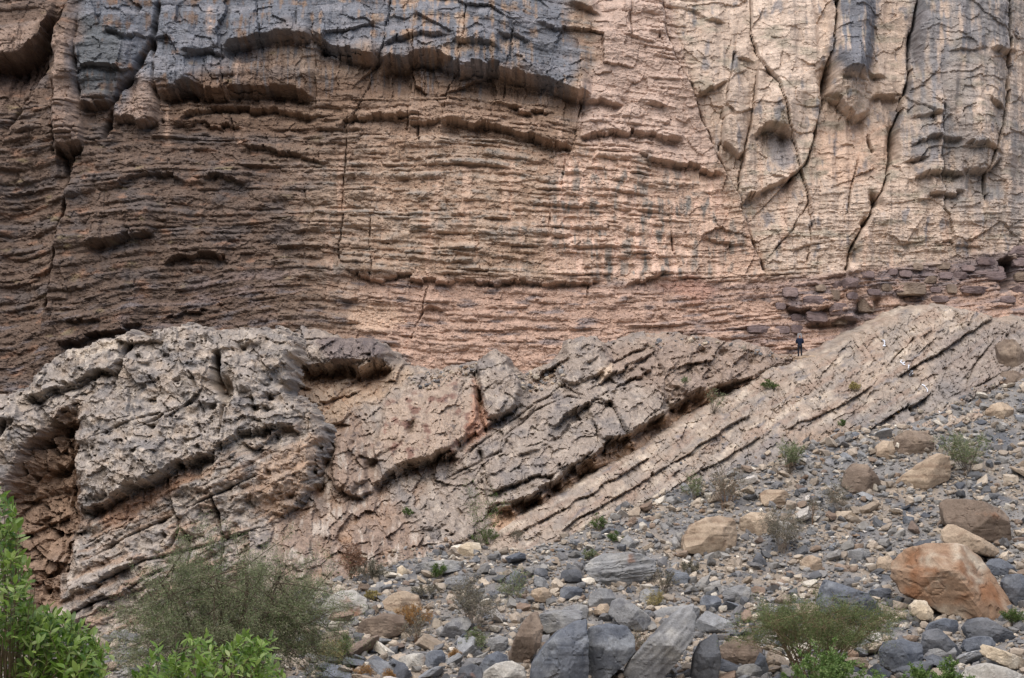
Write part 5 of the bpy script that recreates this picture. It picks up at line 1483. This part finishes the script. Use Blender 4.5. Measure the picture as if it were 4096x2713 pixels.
put_shrub(727, 509, 48, 44, 20, "fan-shaped dry brown shrub under the slabs above the bedded tan boulder", wood=M_TWIGB, leaf=M_DRY, stems=16, twigs=12, leaves=6, spread=.2)
put_shrub(694, 502, 22, 28, 21, "greenish twig shrub left of the fan-shaped dry one", leaf=M_ACAC, stems=9, twigs=10, leaves=8)
put_shrub(783, 556, 44, 46, 22, "pale grey dry shrub right of the bedded tan boulder in open scree", leaf=M_DRY, stems=15, twigs=13, leaves=9)
put_shrub(813, 527, 16, 36, 23, "thin upright dry shrub with a single stem on the upper scree", wood=M_TWIGB, leaf=M_DRY, stems=5, twigs=8, leaves=5, spread=.1)
put_shrub(838, 513, 32, 34, 24, "grey twig shrub right of the thin upright one", leaf=M_DRY, stems=11, twigs=10, leaves=6)
put_shrub(788, 472, 36, 32, 25, "green shrub at the lower edge of the slabs above the tan bedded block", leaf=M_ACAC, wood=M_WOOD, stems=11, twigs=12, leaves=12, flat=.4)
put_shrub(966, 477, 50, 40, 26, "broad umbrella-shaped grey-green shrub at the top of the scree on the right", leaf=M_ACAC, wood=M_WOOD, stems=14, twigs=15, leaves=13, flat=.8, up=.4)
put_shrub(688, 572, 24, 12, 27, "low grey cushion shrub left of the dark pointed wedge", leaf=M_DRY, stems=12, twigs=9, leaves=10)
put_shrub(713, 413, 26, 24, 28, "sparse dark shrub rooted on the slab ridge crest", leaf=M_ACAC, wood=M_WOOD, stems=8, twigs=8, leaves=4)
put_shrub(769, 390, 14, 10, 29, "small bright green tuft on the ridge below the person", leaf=M_GREEN, stems=9, twigs=7, leaves=10)
put_shrub(853, 392, 10, 10, 30, "yellow-green tuft on the middle of the slab ridge", cat="grass tuft", name="grass_tuft", leaf=M_STRAW, stems=10, twigs=6, leaves=8)
put_shrub(843, 426, 7, 6, 31, "tiniest green tuft low on the slab ridge", leaf=M_GREEN, stems=7, twigs=5, leaves=7)
put_shrub(345, 662, 18, 30, 32, "green shrub at the right edge of the big feathery acacia", leaf=M_GREEN, stems=9, twigs=9, leaves=9)
put_shrub(372, 600, 14, 10, 33, "yellow grass tuft uphill of the pale rusty-sided boulder", cat="grass tuft", name="grass_tuft", leaf=M_STRAW, stems=12, twigs=6, leaves=9)
put_shrub(370, 580, 34, 20, 34, "grey bush at the foot of the reddish wall", leaf=M_DRY, stems=14, twigs=11, leaves=9)
put_shrub(350, 578, 26, 34, 35, "reddish twig bush against the reddish wall", wood=M_TWIGB, leaf=M_RED, stems=15, twigs=12, leaves=8, spread=.2)
put_shrub(333, 664, 26, 24, 36, "golden dry grass clump beside the big feathery acacia", cat="grass tuft", name="grass_tuft", leaf=M_STRAW, stems=22, twigs=8, leaves=11, ll=.16, lw=.02, spread=.6)
put_shrub(818, 332, 16, 10, 37, "dark green shrub hanging under a purple block on the cliff beside the person", leaf=M_GREEN, wood=M_WOOD, stems=9, twigs=8, leaves=8, dy=.4)
put_shrub(1014, 628, 24, 20, 38, "small green shrub at the right edge under the blue-grey boulder", leaf=M_GREEN, stems=10, twigs=9, leaves=12)
put_shrub(408, 516, 9, 8, 39, "tiny green shrub on the middle outcrop wall, with a twin to its right", leaf=M_GREEN, stems=7, twigs=6, leaves=8, dy=.2)
put_shrub(681, 388, 9, 7, 40, "tiny green shrub in a crack high on the grey blocks of the middle outcrop", leaf=M_ACAC, stems=7, twigs=6, leaves=6, dy=.2)

def leafy_bush(px, py, w_px, h_px, seed, label, n_shoot, y):
    x, _, z = at(px, py, y)
    s = mpp(y); g = np.random.default_rng(seed)
    o = root("leafy_shrub", Vector((float(x), y, float(z))), label, "shrub")
    wd, lv = shrub(g, w_px * s, h_px * s, w_px * s * .8, n_shoot, 12, 34, .17, .075, .012, twl=.3, spread=.3)
    wd.build("stem", M_PALEW, o); c = mesh_np("foliage", lv[0], lv[1], M_BRIGHT, parent=o); c["kind"] = "stuff"
leafy_bush(832, 712, 112, 66, 51, "bright green leafy bush at the bottom edge below the flat-topped acacia", 26, 97.0)
leafy_bush(938, 706, 74, 50, 52, "smaller bright green leafy bush at the bottom edge, right of the other", 16, 97.5)

# ---------------------------------------------------------------- broad-leaved shrubs close to the camera
def leaf_variant(i):
    r = random.Random(600 + i)
    st = [(0, .0), (.16, .16), (.42, .29), (.70, .24), (.90, .10), (1, 0)]
    curl = r.uniform(-.35, .25); fold = r.uniform(.05, .16)
    v = []; f = []
    for t, w in st:
        zc = curl * t * t
        v += [(t, -w * .62, zc + fold * w), (t, 0, zc), (t, w * .62, zc + fold * w)]
    for k in range(5):
        a = 3 * k
        for s in (0, 1):
            f += [(a + s, a + 3 + s, a + 4 + s), (a + s, a + 4 + s, a + 1 + s)]
    return np.array(v, np.float64), np.array(f, np.int32)
LV = [leaf_variant(i) for i in range(6)]
LEAF_MESH = []
for v, f in LV:
    o = mesh_np("leaf", v, f, M_LEAF, smooth=True); LEAF_MESH.append(o.data); bpy.data.objects.remove(o)

def near_shrub(label, tops, base_px, n, seed, y0, dep, leaf_len=.062, n_obj=300):
    """tops: (px, py) outline of the shrub's upper edge; shoots end below it; all stems rise from base_px on the ground."""
    g = np.random.default_rng(seed); r = random.Random(seed)
    gx = [p[0] for p in tops]; gy = [p[1] for p in tops]
    bx, _, _ = at(base_px, 790, y0)
    o = root("leafy_shrub", Vector((float(bx), y0, -1.75)), label, "shrub")
    wd = Wood(); inv = np.array([float(bx), y0, -1.75])
    A, Cc, Bp, mats = [], [], [], []
    for i in range(n):
        px = gx[0] + (gx[-1] - gx[0]) * r.random(); top = float(np.interp(px, gx, gy))
        q = r.random() ** 1.1
        py = top + q * (712 - top)
        y = y0 + r.uniform(-dep, dep) * (.4 + .6 * min(1, q * 3))
        x, _, z = [float(k) for k in at(px, py, y)]
        tip = np.array([x, y, z]) - inv
        ln = r.uniform(.10, .20)
        d = unit(np.array([r.gauss(0, .55) + .15 * (px - base_px) / 60, r.gauss(0, .4), 1.0 if r.random() < .8 else .2]))
        st = tip - d * ln
        A.append(st); Bp.append(tip); Cc.append((st + tip) / 2 + g.normal(0, .008, 3))
        nl = int(8 + r.random() * 5)
        for k in range(nl):
            t = .12 + .88 * k / (nl - 1)
            p = st + (tip - st) * t
            az = k * 2.4 + r.uniform(-.4, .4)
            s1 = unit(np.cross(d, np.array([.3, 1, .1]))); s2 = np.cross(d, s1)
            ld = unit((s1 * math.cos(az) + s2 * math.sin(az)) * (1.0 - .65 * (t > .9)) + d * (.55 + .6 * (t > .9)))
            up = unit(np.array([r.gauss(0, .45), r.gauss(-.35, .4), 1.0]))
            sd_ = unit(np.cross(up, ld)); up = np.cross(ld, sd_)
            L = leaf_len * r.uniform(.55, 1.1) * (.75 if t > .93 else 1)
            M = np.eye(4); M[:3, 0] = ld * L; M[:3, 1] = sd_ * L; M[:3, 2] = up * L; M[:3, 3] = p
            mats.append((M, p[1] + 0 * q, q))
    A, Bp, Cc = map(np.array, (A, Bp, Cc))
    wd.tubes(bez(A, Cc, Bp, 4), np.full(n, .0022), np.full(n, .0012), 4)
    # stems that carry the shoots
    root_p = np.stack([g.normal(0, .05, n), g.normal(0, .05, n), np.zeros(n)], 1)
    mid = root_p * .3 + A * .7 + np.stack([g.normal(0, .03, n), g.normal(0, .03, n), -np.abs(A[:, 2]) * .18], 1)
    wd.tubes(bez(root_p, mid, A, 9), np.full(n, .004), np.full(n, .0018), 4)
    wd.build("branches", M_PALEW, o)
    mats.sort(key=lambda m: m[1])
    for i, (M, _, _) in enumerate(mats[:n_obj]):
        lf = bpy.data.objects.new("leaf", LEAF_MESH[i % 6]); COL.objects.link(lf)
        lf.parent = o; lf.matrix_local = Matrix(M.tolist())
    rest = mats[n_obj:]
    if rest:
        vs, fs, off = [], [], 0
        for i, (M, _, _) in enumerate(rest):
            v, f = LV[i % 6]
            vs.append(v @ M[:3, :3].T + M[:3, 3]); fs.append(f + off); off += len(v)
        c = mesh_np("foliage", np.concatenate(vs), np.concatenate(fs), M_LEAF, parent=o, smooth=True)
        c["kind"] = "stuff"
    return o

near_shrub("glossy light green broad-leaved shrub filling the lower left corner, nearest to the viewer",
           [(-30, 492), (2, 496), (14, 512), (18, 555), (22, 580), (28, 604), (40, 600), (58, 612), (76, 616), (88, 630), (98, 644), (104, 680)], 10, 400, 71, 12.4, .5, .092)
near_shrub("glossy green broad-leaved shrub at the bottom edge in front of the big feathery acacia",
           [(124, 690), (134, 676), (146, 664), (160, 640), (182, 634), (205, 632), (222, 642), (240, 634), (256, 640), (270, 632), (277, 660)], 205, 175, 72, 12.9, .4, .086)
# ================================================================ PERSON
def skin_body(name, joints, bones, mat, parent=None, sub=1, root_i=0):
    me = bpy.data.meshes.new(name)
    me.from_pydata([j[:3] for j in joints], bones, [])
    o = bpy.data.objects.new(name, me); COL.objects.link(o)
    o.modifiers.new("skin", 'SKIN')
    for i, j in enumerate(joints):
        sv = me.skin_vertices[0].data[i]
        sv.radius = (j[3], j[4] if len(j) > 4 else j[3]); sv.use_root = (i == root_i)
    m = o.modifiers.new("sub", 'SUBSURF'); m.levels = sub; m.render_levels = sub
    dg = bpy.context.evaluated_depsgraph_get(); dg.update()
    nm = bpy.data.meshes.new_from_object(o.evaluated_get(dg))
    o.modifiers.clear(); o.data = nm; bpy.data.meshes.remove(me)
    nm.materials.clear(); nm.materials.append(mat)
    for p in nm.polygons: p.use_smooth = True
    if parent: o.parent = parent
    return o
def flat_mat(name, c, var=.15, rough=.85, scale=14):
    m, nt, b = new_mat(name)
    tc = N(nt, "ShaderNodeTexCoord").outputs["Object"]
    f = rng(nt, noise(nt, tc, scale, 3, .6), .3, .7, 1 - var, 1 + var)
    col = N(nt, "ShaderNodeRGB"); col.outputs[0].default_value = (*[float(k) for k in C(*c)], 1)
    nt.links.new(vmul(nt, col.outputs[0], f), b.inputs["Base Color"]); b.inputs["Roughness"].default_value = rough
    return m
M_SKIN, M_JACK, M_TROU = flat_mat("skin", (172, 128, 106)), flat_mat("navy cloth", (34, 42, 62)), flat_mat("dark trousers", (44, 44, 50))
M_CAP, M_HAIR, M_SHOE = flat_mat("white cap cloth", (226, 232, 238), .05), flat_mat("dark hair", (46, 38, 34)), flat_mat("grey shoe", (92, 92, 98))
# body: facing the cliff (+Y), elbows out, hands together in front of the chest, head bent a little
J = [(0, 0, .93, .12, .10), (0, 0, 1.12, .125, .095), (0, -.01, 1.32, .15, .10), (0, .01, 1.46, .06, .06), (0, .04, 1.58, .075, .095), (0, .06, 1.70, .07, .09),
     (-.10, 0, .88, .085), (-.11, .01, .48, .055), (-.12, -.02, .07, .04), (-.125, .10, .03, .035),
     (.10, 0, .88, .085), (.11, .01, .48, .055), (.12, -.02, .07, .04), (.135, .10, .03, .035),
     (-.19, -.01, 1.40, .06), (-.27, .03, 1.14, .042), (-.10, .24, 1.16, .032), (-.04, .30, 1.20, .03),
     (.19, -.01, 1.40, .06), (.27, .03, 1.14, .042), (.10, .24, 1.16, .032), (.04, .30, 1.20, .03)]
E = [(0, 1), (1, 2), (2, 3), (3, 4), (4, 5), (0, 6), (6, 7), (7, 8), (8, 9), (0, 10), (10, 11), (11, 12), (12, 13), (2, 14), (14, 15), (15, 16), (16, 17), (2, 18), (18, 19), (19, 20), (20, 21)]
person = skin_body("person", J, E, M_SKIN, sub=2)
def sub_j(idx, grow):
    mp = {i: k for k, i in enumerate(idx)}
    return [(*J[i][:3], J[i][3] + grow, (J[i][4] if len(J[i]) > 4 else J[i][3]) + grow) for i in idx], [(mp[a], mp[b]) for a, b in E if a in mp and b in mp]
jj, ee = sub_j([0, 1, 2, 3, 14, 15, 16, 18, 19, 20], .045)
jj[0] = (0, 0, .90, .15, .125)
skin_body("jacket", jj, ee, M_JACK, person, 2, 1)
jj, ee = sub_j([0, 6, 7, 8, 10, 11, 12], .024)
skin_body("trousers", jj, ee, M_TROU, person, 2)
for s in (-1, 1):
    skin_body("shoe", [(.12 * s, -.05, .05, .055, .05), (.13 * s, .14, .04, .05, .04)], [(0, 1)], M_SHOE, person, 2)
skin_body("hair", [(0, .01, 1.55, .07, .06), (0, .01, 1.61, .08, .07)], [(0, 1)], M_HAIR, person, 2)
skin_body("cap", [(0, .02, 1.68, .15, .165), (0, .02, 1.80, .14, .155), (0, .24, 1.67, .08, .02)], [(0, 1), (0, 2)], M_CAP, person, 2)
pp = OB.sample(800, 359)
feet = [float(k) for k in at(800, 357.5, pp.y + .2)]
person.location = feet
person.rotation_euler = (0, 0, math.radians(-8))
person.scale = (1.03,) * 3
tag(person, "person in navy jacket, dark trousers and white cap standing at the cliff foot, back turned", "person")
# the ledge the person stands on
lx, ly, lz = feet
ledge = boulder([(786, 366), (790, 360), (800, 356.8), (812, 357.5), (820, 360), (818, 368), (800, 371)], 'tan', "low rubble-covered rock the person stands on", 61, depth=2.6, top=.6, y=ly - 1.0, rough=.06)
ledge.location.z += 0
# ================================================================ PAINTED MARKS ON THE SLABS
M_PAINT, M_YEL = flat_mat("white paint", (214, 218, 226), .1), flat_mat("yellow paint", (224, 176, 60), .1)
def mark(strokes, mat, wpx=.9, lift=.05):
    """Brush strokes laid over the slab surface; pixels choose the spot on the rock."""
    vs, fs = [], []
    for st in strokes:
        pts = []
        for (a, b), (c, d) in zip(st[:-1], st[1:]):
            k = max(2, int(math.hypot(c - a, d - b) / .5) + 1)
            pts += [(a + (c - a) * i / k, b + (d - b) * i / k) for i in range(k)]
        pts.append(st[-1])
        n = len(vs)
        for i, (a, b) in enumerate(pts):
            q = pts[min(i + 1, len(pts) - 1)]; p0 = pts[max(i - 1, 0)]
            tx, ty_ = q[0] - p0[0], q[1] - p0[1]; l = math.hypot(tx, ty_) + 1e-6
            for s in (-.5, .5):
                u, v_ = a - ty_ / l * wpx * s, b + tx / l * wpx * s
                dm = max(RG.sample(u + e, v_ + f2).y * -1 for e in (-.7, 0, .7) for f2 in (-.7, 0, .7))
                P = RG.sample(u, v_); P.y = -dm - lift
                vs.append(P)
            if i: fs.append((n + 2 * i - 2, n + 2 * i - 1, n + 2 * i + 1, n + 2 * i))
    me = bpy.data.meshes.new("painted_mark"); me.from_pydata([tuple(v) for v in vs], [], fs)
    me.materials.append(mat)
    o = bpy.data.objects.new("painted_mark", me); COL.objects.link(o); o.parent = ridge
    return o
mark([[(880.6, 340.5), (882, 341.8), (882.6, 345), (881, 346.8), (884.2, 346.6)]], M_PAINT)
mark([[(900, 360.5), (899, 362.5), (901, 364), (902.6, 362.8)], [(900.5, 364.5), (902.5, 366)]], M_PAINT)
mark([[(905.4, 366.5), (906.6, 366), (906, 369), (907.4, 370.5)]], M_PAINT)
mark([[(910.6, 371), (912.6, 370.5), (910.8, 374), (912.6, 374.6), (913.4, 372.8)]], M_PAINT)
mark([[(920, 385), (922, 386), (924.6, 388), (926, 391), (925, 392.5)]], M_PAINT)
mark([[(938.6, 411), (939.4, 413), (942.8, 412.4), (941.5, 414.4)]], M_PAINT)
for u, v_ in ((899, 411.5), (960.5, 409.2), (868, 431)):
    mark([[(u - .6, v_), (u + .7, v_ + .2)]], M_YEL, 1.2)
